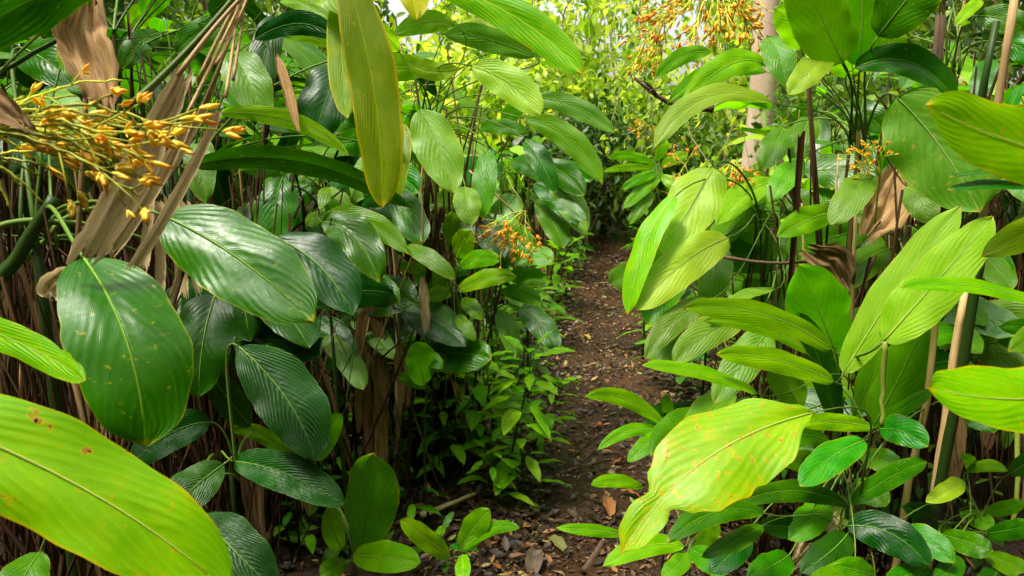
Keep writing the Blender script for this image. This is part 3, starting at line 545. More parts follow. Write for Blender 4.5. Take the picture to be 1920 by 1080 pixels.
plant('glossy_shrub', 'low shrub with glossy dark oval leaves in the lower right corner', 'shrub', (1592, 905, 1.7), [
    (1620, 826, 1501, 912, 64, 1.55, 'blue', dict(m=(1555, 860), f=.2)), (1648, 806, 1740, 838, 56, 1.6, 'blue', dict(m=(1690, 808))), (1640, 802, 1498, 796, 34, 1.6, 'bright', dict(m=(1560, 790))),
    (1640, 796, 1748, 730, 30, 1.65, 'mid', {}), (1800, 752, 1862, 812, 62, 1.6, 'deep', {}), (1592, 946, 1738, 866, 44, 1.55, 'deep', dict(m=(1675, 892))), (1586, 946, 1378, 944, 42, 1.55, 'deep', dict(m=(1490, 920))),
    (1548, 940, 1478, 1012, 64, 1.6, 'mid', {}), (1560, 830, 1382, 905, 58, 1.65, 'deep', dict(m=(1465, 822))), (1588, 986, 1742, 1062, 72, 1.5, 'dark', dict(m=(1670, 1000))), (1590, 1000, 1500, 1075, 66, 1.5, 'dark', {}),
    (1560, 1000, 1420, 985, 50, 1.6, 'dark', {}), (1600, 1060, 1500, 1110, 60, 1.4, 'mid', {}), (1640, 1080, 1560, 1060, 50, 1.4, 'bright', {}), (1600, 860, 1500, 870, 50, 1.75, 'deep', {}), (1610, 850, 1690, 880, 46, 1.75, 'mid', {}),
    (1560, 880, 1450, 860, 44, 1.8, 'mid', {}), (1600, 900, 1660, 950, 50, 1.75, 'mid', {}), (1580, 930, 1540, 1000, 60, 1.75, 'grey', {}), (1400, 1000, 1330, 1075, 60, 1.5, 'dark', {}), (1480, 1040, 1400, 1080, 60, 1.45, 'deep', {}),
], stem_r=0.007, hubr=0.04)
plant('glossy_shrub', 'small shrub with shiny leaves spread over dark soil at the bottom right corner', 'shrub', (1800, 990, 1.7), [
    (1682, 1002, 1788, 1056, 52, 1.5, 'blue', dict(m=(1735, 1012))), (1766, 1002, 1860, 1034, 46, 1.55, 'deep', {}), (1812, 884, 1890, 884, 24, 1.7, 'mid', dict(m=(1850, 872))), (1802, 898, 1736, 942, 40, 1.65, 'pale', dict(lab='small leaf with a yellow tip')),
    (1850, 1000, 1930, 980, 40, 1.6, 'deep', {}), (1850, 1040, 1920, 1075, 40, 1.5, 'mid', {}), (1790, 1040, 1750, 1090, 50, 1.5, 'deep', {}), (1815, 880, 1800, 850, 24, 1.75, 'mid', {}), (1840, 960, 1920, 940, 30, 1.7, 'mid', {}),
    (1760, 980, 1690, 950, 40, 1.7, 'dark', {}), (1870, 1060, 1830, 1100, 50, 1.5, 'dark', {}), (1800, 960, 1860, 990, 34, 1.7, 'mid', {}), (1740, 1060, 1660, 1090, 50, 1.5, 'deep', {}), (1890, 890, 1940, 840, 40, 1.6, 'deep', {}),
], stem_r=0.005, hubr=0.05)
plant('broadleaf_seedling', 'seedling with three bright blades pointing across the right edge of the trail', 'seedling', (1250, 812, 2.15), [
    (1244, 796, 1096, 744, 32, 2.05, 'bright', dict(m=(1172, 748))), (1242, 808, 1120, 844, 26, 2.05, 'bright', dict(m=(1180, 808))), (1240, 808, 1176, 866, 34, 2.05, 'bright', {}),
    (1250, 795, 1310, 770, 26, 2.15, 'bright', {}), (1255, 790, 1245, 740, 22, 2.2, 'mid', {}),
], stem_r=0.004)
plant('broadleaf_seedling', 'seedling with flat leaves at the near right edge of the trail', 'seedling', (1290, 1030, 1.75), [
    (1282, 1024, 1130, 1062, 44, 1.65, 'bright', dict(m=(1210, 1024))), (1168, 1002, 1043, 990, 24, 1.8, 'bright', {}), (1206, 914, 1108, 910, 26, 2.0, 'bright', dict(m=(1155, 902))), (1290, 1035, 1240, 1085, 40, 1.65, 'mid', {}),
    (1295, 1030, 1370, 1070, 50, 1.65, 'mid', {}), (1300, 1020, 1350, 985, 36, 1.75, 'mid', {}),
], stem_r=0.005)
plant('broadleaf_seedling', 'slender plant with pale lime leaves in front of the trail bend', 'plant', (1228, 312, 4.6), [
    (1226, 306, 1140, 296, 20, 4.5, 'lime', dict(m=(1180, 292))), (1226, 318, 1130, 322, 15, 4.5, 'bright', {}), (1235, 335, 1168, 392, 24, 4.4, 'bright', {}), (1232, 325, 1165, 355, 20, 4.4, 'bright', {}), (1240, 312, 1290, 290, 22, 4.6, 'lime', {}),
    (1240, 330, 1285, 370, 26, 4.5, 'bright', {}), (1230, 300, 1250, 262, 22, 4.7, 'lime', {}), (1225, 360, 1180, 420, 26, 4.4, 'mid', {}), (1240, 380, 1290, 420, 26, 4.5, 'mid', {}), (1240, 340, 1215, 300, 20, 4.8, 'lime', {}),
], stem_r=0.009)

plant('broadleaf_plant', 'plant fanning dark stalks upward behind the curled dead leaf at the top left', 'plant', (218, 140, 2.3), [
    (330, -20, 420, -60, 60, 2.2, 'deep', {}), (300, -40, 300, -140, 70, 2.3, 'deep', {}), (255, -50, 200, -140, 70, 2.3, 'mid', {}), (395, 30, 480, -10, 60, 2.2, 'deep', {}), (350, 95, 440, 130, 56, 2.4, 'mid', {}), (200, -60, 130, -150, 70, 2.4, 'mid', {}),
    (150, 60, 60, 40, 60, 2.4, 'deep', {}), (300, 170, 400, 215, 50, 2.4, 'dark', dict(r=20)), (270, 30, 330, -30, 60, 2.5, 'bright', {}), (130, 130, 40, 160, 80, 2.3, 'deep', {}), (180, 20, 120, -30, 60, 2.5, 'deep', {}), (240, 60, 290, 20, 50, 2.6, 'lime', {})], stem_r=0.014, skirt=40, sr=1.2)
plant('broadleaf_plant', 'plant fanning stalks out of brown debris at the top right corner', 'plant', (1782, 135, 2.7), [
    (1828, 30, 1925, 62, 56, 2.5, 'deep', {}), (1812, 40, 1795, 50, 20, 2.6, 'lime', {}), (1840, 0, 1790, 48, 24, 2.5, 'lime', {}), (1760, -20, 1700, -90, 70, 2.6, 'mid', {}), (1790, -30, 1800, -120, 70, 2.7, 'mid', {}), (1815, -30, 1880, -100, 70, 2.7, 'deep', {}), (1700, 60, 1640, 20, 60, 2.8, 'bright', {}),
    (1850, 110, 1830, 190, 50, 2.9, 'deep', {}), (1880, 80, 1960, 130, 60, 2.7, 'deep', {}), (1720, 100, 1690, 170, 40, 2.9, 'mid', {})], stem_r=0.014, skirt=70, sr=1.2)

def fill(label, cx, cy, rx, ry, d, n, mats, lo=95, hi=175):
    """a leafy understorey plant whose leaves spread round (cx, cy)"""
    L = []
    for i in range(n):
        a = i * 2.4 + random.uniform(-.5, .5); k = math.sqrt((i + .5) / n); bx = cx + rx * k * math.cos(a); by = cy + ry * k * math.sin(a) * .9 - 20
        sgn = 1 if math.cos(a) > 0 else -1; ln = random.uniform(lo, hi); an = random.uniform(-.1, 1.35)
        tx, ty = bx + sgn * ln * math.cos(an), by + ln * math.sin(an); dz = random.uniform(-.18, .18)
        L.append((bx, by, tx, ty, ln * random.uniform(.36, .52), d + dz, random.choice(mats), dict(m=((bx + tx) / 2 + sgn * ln * .04, (by + ty) / 2 - ln * .09), up=random.uniform(0, 40), bd=.06, td=-.08, s=random.choice(('oval', 'obl', 'ob', 'oval')))))
    return plant('understorey_plant', label, 'plant', (cx, cy + ry * .55, d + .12), L, stem_r=.007, hubr=.03, group=None)
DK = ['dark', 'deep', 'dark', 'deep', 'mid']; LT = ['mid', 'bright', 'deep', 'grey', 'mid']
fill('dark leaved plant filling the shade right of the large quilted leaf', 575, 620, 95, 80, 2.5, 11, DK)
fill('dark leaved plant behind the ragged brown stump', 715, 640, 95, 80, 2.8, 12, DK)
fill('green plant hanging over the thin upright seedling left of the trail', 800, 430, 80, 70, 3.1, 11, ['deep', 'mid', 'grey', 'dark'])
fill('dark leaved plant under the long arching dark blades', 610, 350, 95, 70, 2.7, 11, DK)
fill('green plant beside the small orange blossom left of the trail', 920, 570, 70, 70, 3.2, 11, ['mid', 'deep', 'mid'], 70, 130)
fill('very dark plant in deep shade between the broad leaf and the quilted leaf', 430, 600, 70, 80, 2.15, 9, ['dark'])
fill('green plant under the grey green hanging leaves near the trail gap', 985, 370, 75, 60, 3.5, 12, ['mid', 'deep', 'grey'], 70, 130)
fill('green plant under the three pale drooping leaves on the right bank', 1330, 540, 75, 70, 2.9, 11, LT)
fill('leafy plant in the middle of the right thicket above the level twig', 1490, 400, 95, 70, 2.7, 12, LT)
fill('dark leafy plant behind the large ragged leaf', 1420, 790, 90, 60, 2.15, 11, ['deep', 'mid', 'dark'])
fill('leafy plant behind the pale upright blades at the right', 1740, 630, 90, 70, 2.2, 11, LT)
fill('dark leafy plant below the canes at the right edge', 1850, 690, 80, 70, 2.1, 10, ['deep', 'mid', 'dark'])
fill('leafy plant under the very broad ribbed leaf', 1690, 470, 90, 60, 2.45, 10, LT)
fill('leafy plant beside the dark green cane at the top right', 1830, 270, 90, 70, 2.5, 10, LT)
# ------------------------------------------------------------------ dry frond caught across the left thicket
fr = tag(empty('dry_frond', at(470, -40, 1.25)), 'dry tan frond with papery sheaths slanting across the upper left thicket', 'dead frond')
FO = fr.location
for ex, ey, r in ((333, 142, .0042), (347, 222, .0032), (390, 190, .0032), (423, 182, .003), (437, 150, .003), (372, 150, .0034), (236, 205, .006), (355, 250, .0028), (405, 120, .003)):
    a = at(470 + random.uniform(-22, 12), -30, 1.25 + random.uniform(-.02, .02)); b = at(ex, ey, 1.2 + random.uniform(-.05, .05))
    mb = MB(FO); mb.tube(line(a, b, 10, random.uniform(-.012, .012)), r * .75, r * 1.1, 6); link('frond_stalk', mb.mesh('frond_stalk'), M['stalk' if r > .005 else 'cane'], fr)
for (x0, y0, x1, y1, w0, w1, d) in ((345, 135, 156, 488, 30, 58, 1.2), (412, 208, 246, 505, 12, 20, 1.15), (384, 205, 222, 440, 10, 18, 1.22), (352, 230, 208, 470, 16, 24, 1.17), (322, 370, 345, 555, 26, 20, 1.5), (300, 380, 300, 545, 20, 18, 1.5), (345, 380, 372, 550, 22, 16, 1.52), (280, 360, 268, 510, 22, 18, 1.48), (365, 395, 325, 560, 16, 18, 1.46)):
    a = at(x0, y0, d); b = at(x1, y1, d - .03); n = 22
    mb = MB(FO); strip(mb, line(a, b, n, -.012), [(w0 + (w1 - w0) * min(1, i / 8)) * d / F * (1 - .35 * max(0, i / n - .9) * 10 * random.random()) for i in range(n)], (CAM - a).normalized(), .09, 8, random.uniform(0, 6))
    link('dry_sheath', mb.mesh('dry_sheath'), M['tan'], fr)

def dead_leaf(label, pts, wpx, d, mat='dry', name='dead_leaf', cr=.25):
    o = at(*pts[0], d); P = [at(x, y, d - .02 * i) for i, (x, y) in enumerate(pts)]; Q = []
    for a, b in zip(P, P[1:]): Q += [a.lerp(b, k / 6) for k in range(6)]
    Q.append(P[-1]); n = len(Q); mb = MB(o)
    strip(mb, Q, [wpx * d / F * max(.12, math.sin(math.pi * min(.97, .06 + i / n)) ** .6) for i in range(n)], (CAM - o).normalized(), cr, 8, random.uniform(0, 6))
    r = link(name, mb.mesh(name), M[mat], None, o); tag(r, label, 'dead leaf'); return r
dead_leaf('curled brown dead leaf hanging near the top left corner', [(165, -10), (150, 60), (180, 140), (205, 235)], 88, 1.55)
dead_leaf('rolled grey brown dead leaf sticking in above the large orange flower spray', [(-60, 160), (0, 205), (55, 245)], 62, 0.9)
dead_leaf('pale papery dead leaf peeping out left of the broad hanging leaf', [(150, 508), (105, 540), (118, 575)], 60, 1.3, 'tan')
dead_leaf('brown dead leaf folded round a stalk high in the left thicket', [(520, 105), (540, 170), (560, 245)], 20, 2.0)
dead_leaf('rust brown dead leaf behind the spotted ribbed leaf on the right', [(1690, 320), (1665, 390), (1620, 450)], 78, 2.4)
dead_leaf('pale tan dead sheath lying among glossy leaves at lower right', [(1572, 965), (1525, 1010), (1490, 1055)], 44, 1.65, 'tan')
dead_leaf('cream strip of dead leaf hanging under the whorled sapling', [(792, 520), (796, 560), (800, 640)], 18, 2.7, 'tan')
dead_leaf('shaggy grey dead leaf drooping from the dark twig in the right thicket', [(1520, 470), (1565, 490), (1598, 548)], 64, 2.0, 'dry', cr=.5)

# broken stumps and canes
def pole(name, label, cat, a, b, r0, r1, mat, n=12, bend=0.03, nodes=0, twigs=0):
    P = []; k1 = Vector((random.uniform(-1, 1), random.uniform(-1, 1), random.uniform(-1, 1))) * bend
    for i in range(n): t = i / (n - 1); P.append(a.lerp(b, t) + k1 * math.sin(math.pi * t) + Vector((noise.noise(a + Vector((t * 5, 0, 0))), noise.noise(a + Vector((0, t * 5, 3))), 0)) * bend * .5)
    mb = MB(a); mb.tube(P, r0, r1, 14, flute=(.16 if 'stump' in name or 'stick' in name else .03), rad=(lambda k: (r0 + (r1 - r0) * k) * (1 + (0.16 * max(0, 1 - abs(((k * nodes) % 1) - .5) * 14) if nodes else 0) + .06 * noise.noise(Vector((k * 9, r0 * 900, 0))))))
    o = link(name, mb.mesh(name), M[mat], None, a); tag(o, label, cat)
    for _ in range(twigs):
        i = random.randrange(2, n - 2); L = (b - a).length; q = P[i] + Vector((random.uniform(-1, 1), random.uniform(-.5, .5), random.uniform(0, 1))).normalized() * L * random.uniform(.12, .3)
        mb = MB(a); mb.tube(line(P[i], q, 6, .02), r0 * .45, r0 * .15, 6); link('twig', mb.mesh('twig'), M[mat], o)
    return o
def gpoint(px, py, dz=-.03): x, y = gxy(px, py); return Vector((x, y, height(x, y) + dz))
def below(p): return Vector((p.x, p.y, height(p.x, p.y) - .04))
q = at(690, 560, 2.6); pole('dead_stump', 'standing brown sheath stump in the dark middle of the left thicket', 'dead stump', below(q), q, .024, .013, 'dry', bend=.03)
for k in range(4):
    a = q + Vector((random.uniform(-.02, .02), -.012, random.uniform(-.25, .1))); mb = MB(below(q)); strip(mb, line(a, a + Vector((random.uniform(-.09, .09), random.uniform(-.06, 0), -random.uniform(.2, .4))), 12, .03), [.045 * max(.15, math.sin(math.pi * (.1 + i / 13.5)) ** .6) for i in range(12)], Vector((random.uniform(-.5, .5), -1, 0)), .3, 6, k); STUMP = bpy.data.objects['dead_stump']; link('dry_sheath', mb.mesh('dry_sheath'), M['dry'], STUMP)
q = at(735, 400, 2.7); pole('dry_stick', 'split tan stem leaning behind the brown sheath stump', 'dead stem', below(q) + Vector((-.04, 0, 0)), q, .014, .009, 'tan')
q = at(1906, -30, 1.8); pole('cane', 'smooth tan cane standing at the right edge of the frame', 'cane', below(q) + Vector((.05, .1, 0)), q, .012, .010, 'cane', nodes=7, bend=.01)
q = at(1868, 40, 1.9); pole('cane', 'dark green cane rising left of the tan cane at the right edge', 'cane', below(q) + Vector((-.06, .05, 0)), q, .012, .009, 'stem', nodes=6, bend=.01)
q = at(1850, 430, 1.75); pole('cane', 'thick dark green cane behind the pale upright blades', 'cane', below(q) + Vector((-.02, .05, 0)), q, .016, .012, 'stem', nodes=5, bend=.01)
q = at(1812, 540, 1.9); pole('dead_stump', 'pale tan stump beside the thick dark green cane', 'dead stump', below(q), q, .013, .010, 'cane', bend=.01)
pole('branch', 'rough brown branch slanting through the upper right stalks', 'branch', at(1760, 30, 2.1), below(at(1850, 235, 2.2)), .014, .012, 'bark', bend=.04, twigs=3)
pole('branch', 'fallen brown branch slanting down behind the spotted ribbed leaf', 'branch', at(1452, 282, 2.5), below(at(1850, 545, 2.3)), .015, .022, 'bark', bend=.05, twigs=4, n=18)
pole('twig', 'thin dark twig lying level across the right thicket', 'twig', at(1358, 482, 2.1), at(1600, 470, 2.15), .006, .004, 'bark', bend=.03)
q = at(1790, 480, 1.6); pole('branch', 'smooth orange brown stem curving up behind the pale upright blades', 'branch', below(at(1705, 760, 1.7)), q, .010, .007, 'cane', bend=.05)
pole('branch', 'dark bare branch reaching over the trail under the hanging flowers', 'branch', at(1340, 205, 3.6), at(1185, 140, 3.6), .02, .006, 'bark', bend=.05, twigs=3)
pole('root', 'dark root crossing the bottom of the trail', 'root', gpoint(1060, 1110, .0), gpoint(1130, 1005, .02), .02, .012, 'bark', bend=.02)
pole('dry_stick', 'long pale dry stem lying left of the trail beside the seedling', 'dead stem', gpoint(790, 985, .03), gpoint(890, 945, .05), .012, .007, 'tan', bend=.01)
pole('dry_stick', 'reddish dry stalk lying on the dark soil left of the trail', 'dead stem', gpoint(640, 830, .04), gpoint(700, 862, .05), .012, .009, 'dry', bend=.01)
for i, (lab, x0, y0, x1, y1, d, r, mat) in enumerate([
    ('thin straight green stalk hanging left of the trail gap', 940, 60, 940, 400, 3.0, .0035, 'stalk'), ('bare thin stalk behind the olive hanging leaf', 790, 260, 792, 480, 2.5, .004, 'cane'),
    ('thin reddish stalk slanting down to the small orange blossom', 880, 320, 985, 420, 2.8, .004, 'cane'), ('slim lime stalk standing under the right pale upright blade', 1656, 640, 1655, 800, 1.55, .006, 'stalk_lime'),
    ('slim yellow green cane at the lower right edge', 1902, 790, 1896, 1010, 1.7, .006, 'stalk_lime'), ('dark diagonal stalk crossing the top left corner', -40, 150, 130, 60, 1.5, .006, 'stem'),
    ('thick dark stalk slanting below the large orange flower spray', -30, 560, 100, 370, 1.45, .016, 'stem'), ('level green stalk under the large orange flower spray', -20, 432, 135, 420, 1.5, .008, 'stalk')]):
    a = at(x0, y0, d); b = at(x1, y1, d + .03); pole('bare_stalk', lab, 'stalk', a, b, r, r * .8, mat, bend=.015)

# ------------------------------------------------------------------ orange flower sprays
def floret(mb, p, d, L):
    for k in range(2):
        e = (d.normalized() + Vector((random.uniform(-1, 1), random.uniform(-1, 1), random.uniform(-1, 1))) * .55).normalized(); spindle(mb, p, e, L * random.uniform(.35, .75))
    spindle(mb, p, d, L)
def spindle(mb, p, d, L):
    d = d.normalized(); u = d.orthogonal().normalized(); b = d.cross(u); vs = [p]; uvs = [(0, 0)]; fs = []
    prof = [(.15, .07), (.4, .125), (.7, .095)]
    for t, r in prof:
        for j in range(6): a = j * math.pi / 3; vs.append(p + d * L * t + (u * math.cos(a) + b * math.sin(a)) * r * L); uvs.append((t, j / 6))
    vs.append(p + d * L + u * L * .06); uvs.append((1, 0))
    for j in range(6):
        k = (j + 1) % 6; fs.append((0, 1 + k, 1 + j)); fs.append((13 + j, 13 + k, 19))
        for q in (0, 1): fs.append((1 + q * 6 + j, 1 + q * 6 + k, 7 + q * 6 + k, 7 + q * 6 + j))
    mb.add(vs, fs, uvs)
def spray(label, origin, ends, dens, fl, stem_to, seed, beads=True, group=None, each=True, fm='floret'):
    rg = random.Random(seed); root = tag(empty('flower_spray', stem_to[0]), label, 'flower', group); O = root.location
    mb = MB(O); mb.tube(line(stem_to[0], stem_to[1], 6) + line(stem_to[1], origin, 6, .01)[1:], fl * .16, fl * .10, 6); link('flower_stalk', mb.mesh('flower_stalk'), M['stalk_lime'], root)
    V = lambda s: Vector((rg.uniform(-1, 1), rg.uniform(-1, 1), rg.uniform(-1, 1))) * s
    nfl = 0; far = MB(O)
    for e in ends:
        L = (e - origin).length; P = [origin.lerp(e, k / 16) + Vector((0, 0, .10 * L * math.sin(math.pi * k / 16))) + V(L * .012) for k in range(17)]
        mb = MB(O); mb.tube(P, fl * .085, fl * .055, 5, bead=.35 if beads else 0)
        for s in range(dens):
            k = rg.randrange(6, 17); base = P[k]; dr = ((e - origin).normalized() + V(.75)).normalized(); tip = base + dr * fl * rg.uniform(.8, 2.6)
            mb.tube([base, base.lerp(tip, .5) + V(fl * .12), tip], fl * .05, fl * .035, 5)
            for q in range(rg.choice((1, 2, 3))):
                f = far if (not each or nfl >= 100) else MB(O)
                floret(f, tip + V(fl * .12), (dr + V(.45)).normalized(), fl * rg.uniform(.7, 1.15)); nfl += 1
                if f is not far: link('flower', f.mesh('flower'), M[fm], root)
        link('branchlet', mb.mesh('branchlet'), M['beads'], root)
    if far.v: o = link('blossom' if not each else 'floret_mass', far.mesh('blossom'), M[fm], root); (o.__setitem__('kind', 'stuff') if each else None)
    return root
d = 0.95
spray('large spray of yellow and orange pointed flowers at the left edge', at(-60, 250, d), [at(x, y, d + random.uniform(-.05, .05)) for x, y in ((205, 255), (315, 232), (300, 262), (280, 300), (255, 330), (110, 250), (60, 268), (160, 268), (262, 372), (10, 260), (300, 245), (200, 300), (230, 275), (120, 285))], 6, 0.031, (at(-260, 520, 1.0), at(-160, 300, .97)), 3)
spray('thin bud tips rising above the left edge flower spray', at(-40, 250, d - .02), [at(x, y, d + random.uniform(-.04, .04)) for x, y in ((235, 150), (145, 182), (90, 176), (45, 180))], 1, 0.022, (at(-260, 530, 1.02), at(-150, 310, .98)), 5)
spray('withered beaded seed branchlets drooping below the left edge flower spray', at(-30, 300, d + .03), [at(x, y, d + .04) for x, y in ((80, 380), (40, 350), (120, 330), (150, 300), (75, 330), (20, 390))], 0, 0.024, (at(-260, 540, 1.04), at(-150, 330, .99)), 6)
spray('large orange flower cluster hanging at the top right of the trail', at(1340, -40, 2.5), [at(x, y, 2.5 + random.uniform(-.15, .15)) for x, y in ((1200, 90), (1230, 60), (1260, 30), (1300, 70), (1330, 45), (1370, 60), (1400, 40), (1430, 70), (1410, 85), (1280, 20), (1350, 20), (1440, 20), (1390, 10), (1220, 110), (1190, 60), (1290, 95), (1350, 80))], 10, 0.034, (at(1420, -200, 2.5), at(1400, -120, 2.5)), 9, fm='floret_deep')
spray('pale orange flower spray trailing left of the top right cluster', at(1250, 20, 3.1), [at(x, y, 3.1 + random.uniform(-.1, .1)) for x, y in ((1185, 130), (1200, 105), (1220, 95), (1215, 20), (1240, 110))], 9, 0.036, (at(1330, -200, 3.1), at(1300, -60, 3.1)), 11)
spray('small orange flower cluster beside the trail in front of the left thicket', at(985, 395, 2.55), [at(x, y, 2.55 + random.uniform(-.08, .08)) for x, y in ((915, 430), (935, 445), (955, 455), (985, 460), (1000, 462), (940, 470), (965, 475), (925, 455))], 9, 0.027, (at(950, 330, 2.6), at(965, 360, 2.56)), 13, fm='floret_deep')
spray('orange flower tuft right of the pale drooping leaves', at(1375, 300, 2.7), [at(x, y, 2.65 + random.uniform(-.06, .06)) for x, y in ((1360, 325), (1378, 330), (1395, 335), (1370, 350), (1388, 358))], 9, 0.034, (at(1450, 420, 2.7), at(1400, 350, 2.75)), 17, fm='floret_deep')
spray('orange flower tuft beside the spotted ribbed leaf', at(1650, 330, 2.0), [at(x, y, 1.95 + random.uniform(-.05, .05)) for x, y in ((1605, 285), (1602, 300), (1612, 312), (1620, 325), (1640, 280), (1660, 290), (1625, 295))], 5, 0.020, (at(1640, 420, 2.1), at(1645, 370, 2.05)), 19)
spray('faint orange flower tuft far along the trail', at(1215, 235, 6.0), [at(x, y, 6.0) for x, y in ((1195, 242), (1205, 250), (1220, 245), (1210, 232))], 5, 0.04, (at(1230, 150, 6.0), at(1222, 200, 6.0)), 23, fm='floret_deep')
spray('orange flower tuft on the slender lime plant before the trail bend', at(1285, 310, 4.2), [at(x, y, 4.2) for x, y in ((1262, 295), (1275, 325), (1270, 305), (1290, 300))], 5, 0.032, (at(1300, 400, 4.3), at(1295, 350, 4.2)), 29, fm='floret_deep')
# ------------------------------------------------------------------ thicket clumps (copied), dead stalks
def clump(h, nleaf, ndead, mats, seed, rad=.28, ndry=4, L0=.42, name='thicket_clump'):
    rg = random.Random(seed); st = random.getstate(); random.seed(seed)
    root = empty(name, (0, 0, 0)); O = root.location
    hubs = [Vector((rg.uniform(-.12, .12), rg.uniform(-.12, .12), h * rg.uniform(.42, .7))) for _ in range(4)]
    for hb in hubs[:3 if nleaf else 0]:
        mb = MB(O); mb.tube(line(Vector((hb.x * .6, hb.y * .6, -.05)), hb, 7), .017, .013, 7); link('stem', mb.mesh('stem'), M['stem'], root)
    for i in range(nleaf):
        hb = rg.choice(hubs[:3]); az = i * 2.4 + rg.uniform(-.4, .4); el = rg.uniform(.1, 1.15); Ls = rg.uniform(.25, .6) * h * .38
        dr = Vector((math.cos(az) * math.cos(el), math.sin(az) * math.cos(el), math.sin(el))); P0 = hb + dr * Ls
        L = L0 * rg.uniform(.7, 1.2); dd = (Vector((dr.x, dr.y, 0)).normalized() * rg.uniform(.5, 1.0) + Vector((0, 0, rg.uniform(-1.1, .25)))).normalized()
        P1 = P0 + dd * L; Pm = (P0 + P1) * .5 + Vector((0, 0, .10 * L)); nrm = Vector((rg.uniform(-.5, .5), rg.uniform(-.5, .5), 1.0)) + Vector((dr.x, dr.y, 0)) * .5
        me = leaf_mesh('leaf', P0, Pm, P1, L * rg.uniform(.26, .42), nrm, O, rg.choice(('oval', 'obl', 'oval')), .16, .4, .04, 16, 6, rg.uniform(0, 6), twist=rg.uniform(-.3, .3))
        lf = link('leaf', me, M[rg.choice(mats)], root); mb = MB(O)
        mb.tube(bez(hb, hb + Vector((0, 0, .2 * Ls)) + dr * Ls * .3, P0 - (Pm - P0).normalized() * Ls * .25, P0, 8), .0055, .003, 5); link('leaf_stalk', mb.mesh('leaf_stalk'), M['stalk'], lf)
    for i in range(ndead):
        a = rg.uniform(0, 6.28); r = rad * math.sqrt(rg.random()); b = Vector((math.cos(a) * r, math.sin(a) * r, -.03)); hh = h * rg.uniform(.35, .85); ln = (rg.gauss(0, .13), rg.gauss(0, .13)) if rg.random() < .6 else (max(-.4, min(.4, rg.gauss(0, .24))), max(-.4, min(.4, rg.gauss(0, .24))))
        t = b + Vector((ln[0] * hh, ln[1] * hh, hh)); m1 = b.lerp(t, .5) + Vector((rg.gauss(0, .05), rg.gauss(0, .05), 0)); rr = rg.choice((.0025, .003, .004, .005, .007))
        mb = MB(O)
        if rg.random() < .14: strip(mb, bez(b, m1, m1, t, 8), [rr * rg.uniform(2, 5)] * 8, Vector((math.cos(a), math.sin(a), .1)), .25, 3, a)
        else:
            P = bez(b, m1, m1, t, 7)
            if rg.random() < .45: P.append(t + Vector((rg.uniform(-.2, .2), rg.uniform(-.2, .2), -rg.uniform(.02, .3))))
            mb.tube(P, rr, rr * .7, 4)
        link('dead_stalk', mb.mesh('dead_stalk'), M[rg.choice(('stalk_dead',) * 9 + ('dry', 'stem'))], root)
    for i in range(ndry):
        a = rg.uniform(0, 6.28); p = Vector((math.cos(a) * rad * .9, math.sin(a) * rad * .9, h * rg.uniform(.3, .62))); e = p + Vector((math.cos(a) * .1, math.sin(a) * .1, -rg.uniform(.25, .5)))
        mb = MB(O); strip(mb, line(p, e, 12, .03), [.07 * max(.15, math.sin(math.pi * (.08 + k / 13.5)) ** .6) for k in range(12)], Vector((math.cos(a), math.sin(a), .2)), .3, 6, a); link('dry_leaf', mb.mesh('dry_leaf'), M['dry'], root)
    random.setstate(st); return root
KIND = {'A': clump(2.5, 30, 40, ['deep', 'mid', 'grey', 'dark', 'mid'], 11), 'B': clump(2.2, 26, 40, ['mid', 'bright', 'grey', 'pale', 'deep'], 12), 'C': clump(2.7, 28, 30, ['mid', 'bright', 'lime', 'pale', 'deep'], 13, L0=.46), 'D': clump(1.75, 0, 92, [], 14, rad=.36, ndry=7, name='dead_stalk_stand')}
used = set()
LA = 'broad leaved clump with brown dead stalks packed deep in the thicket left of the trail'
LB = 'broad leaved clump with brown dead stalks packed deep in the thicket right of the trail'
LD = 'dense brown dead stalks '
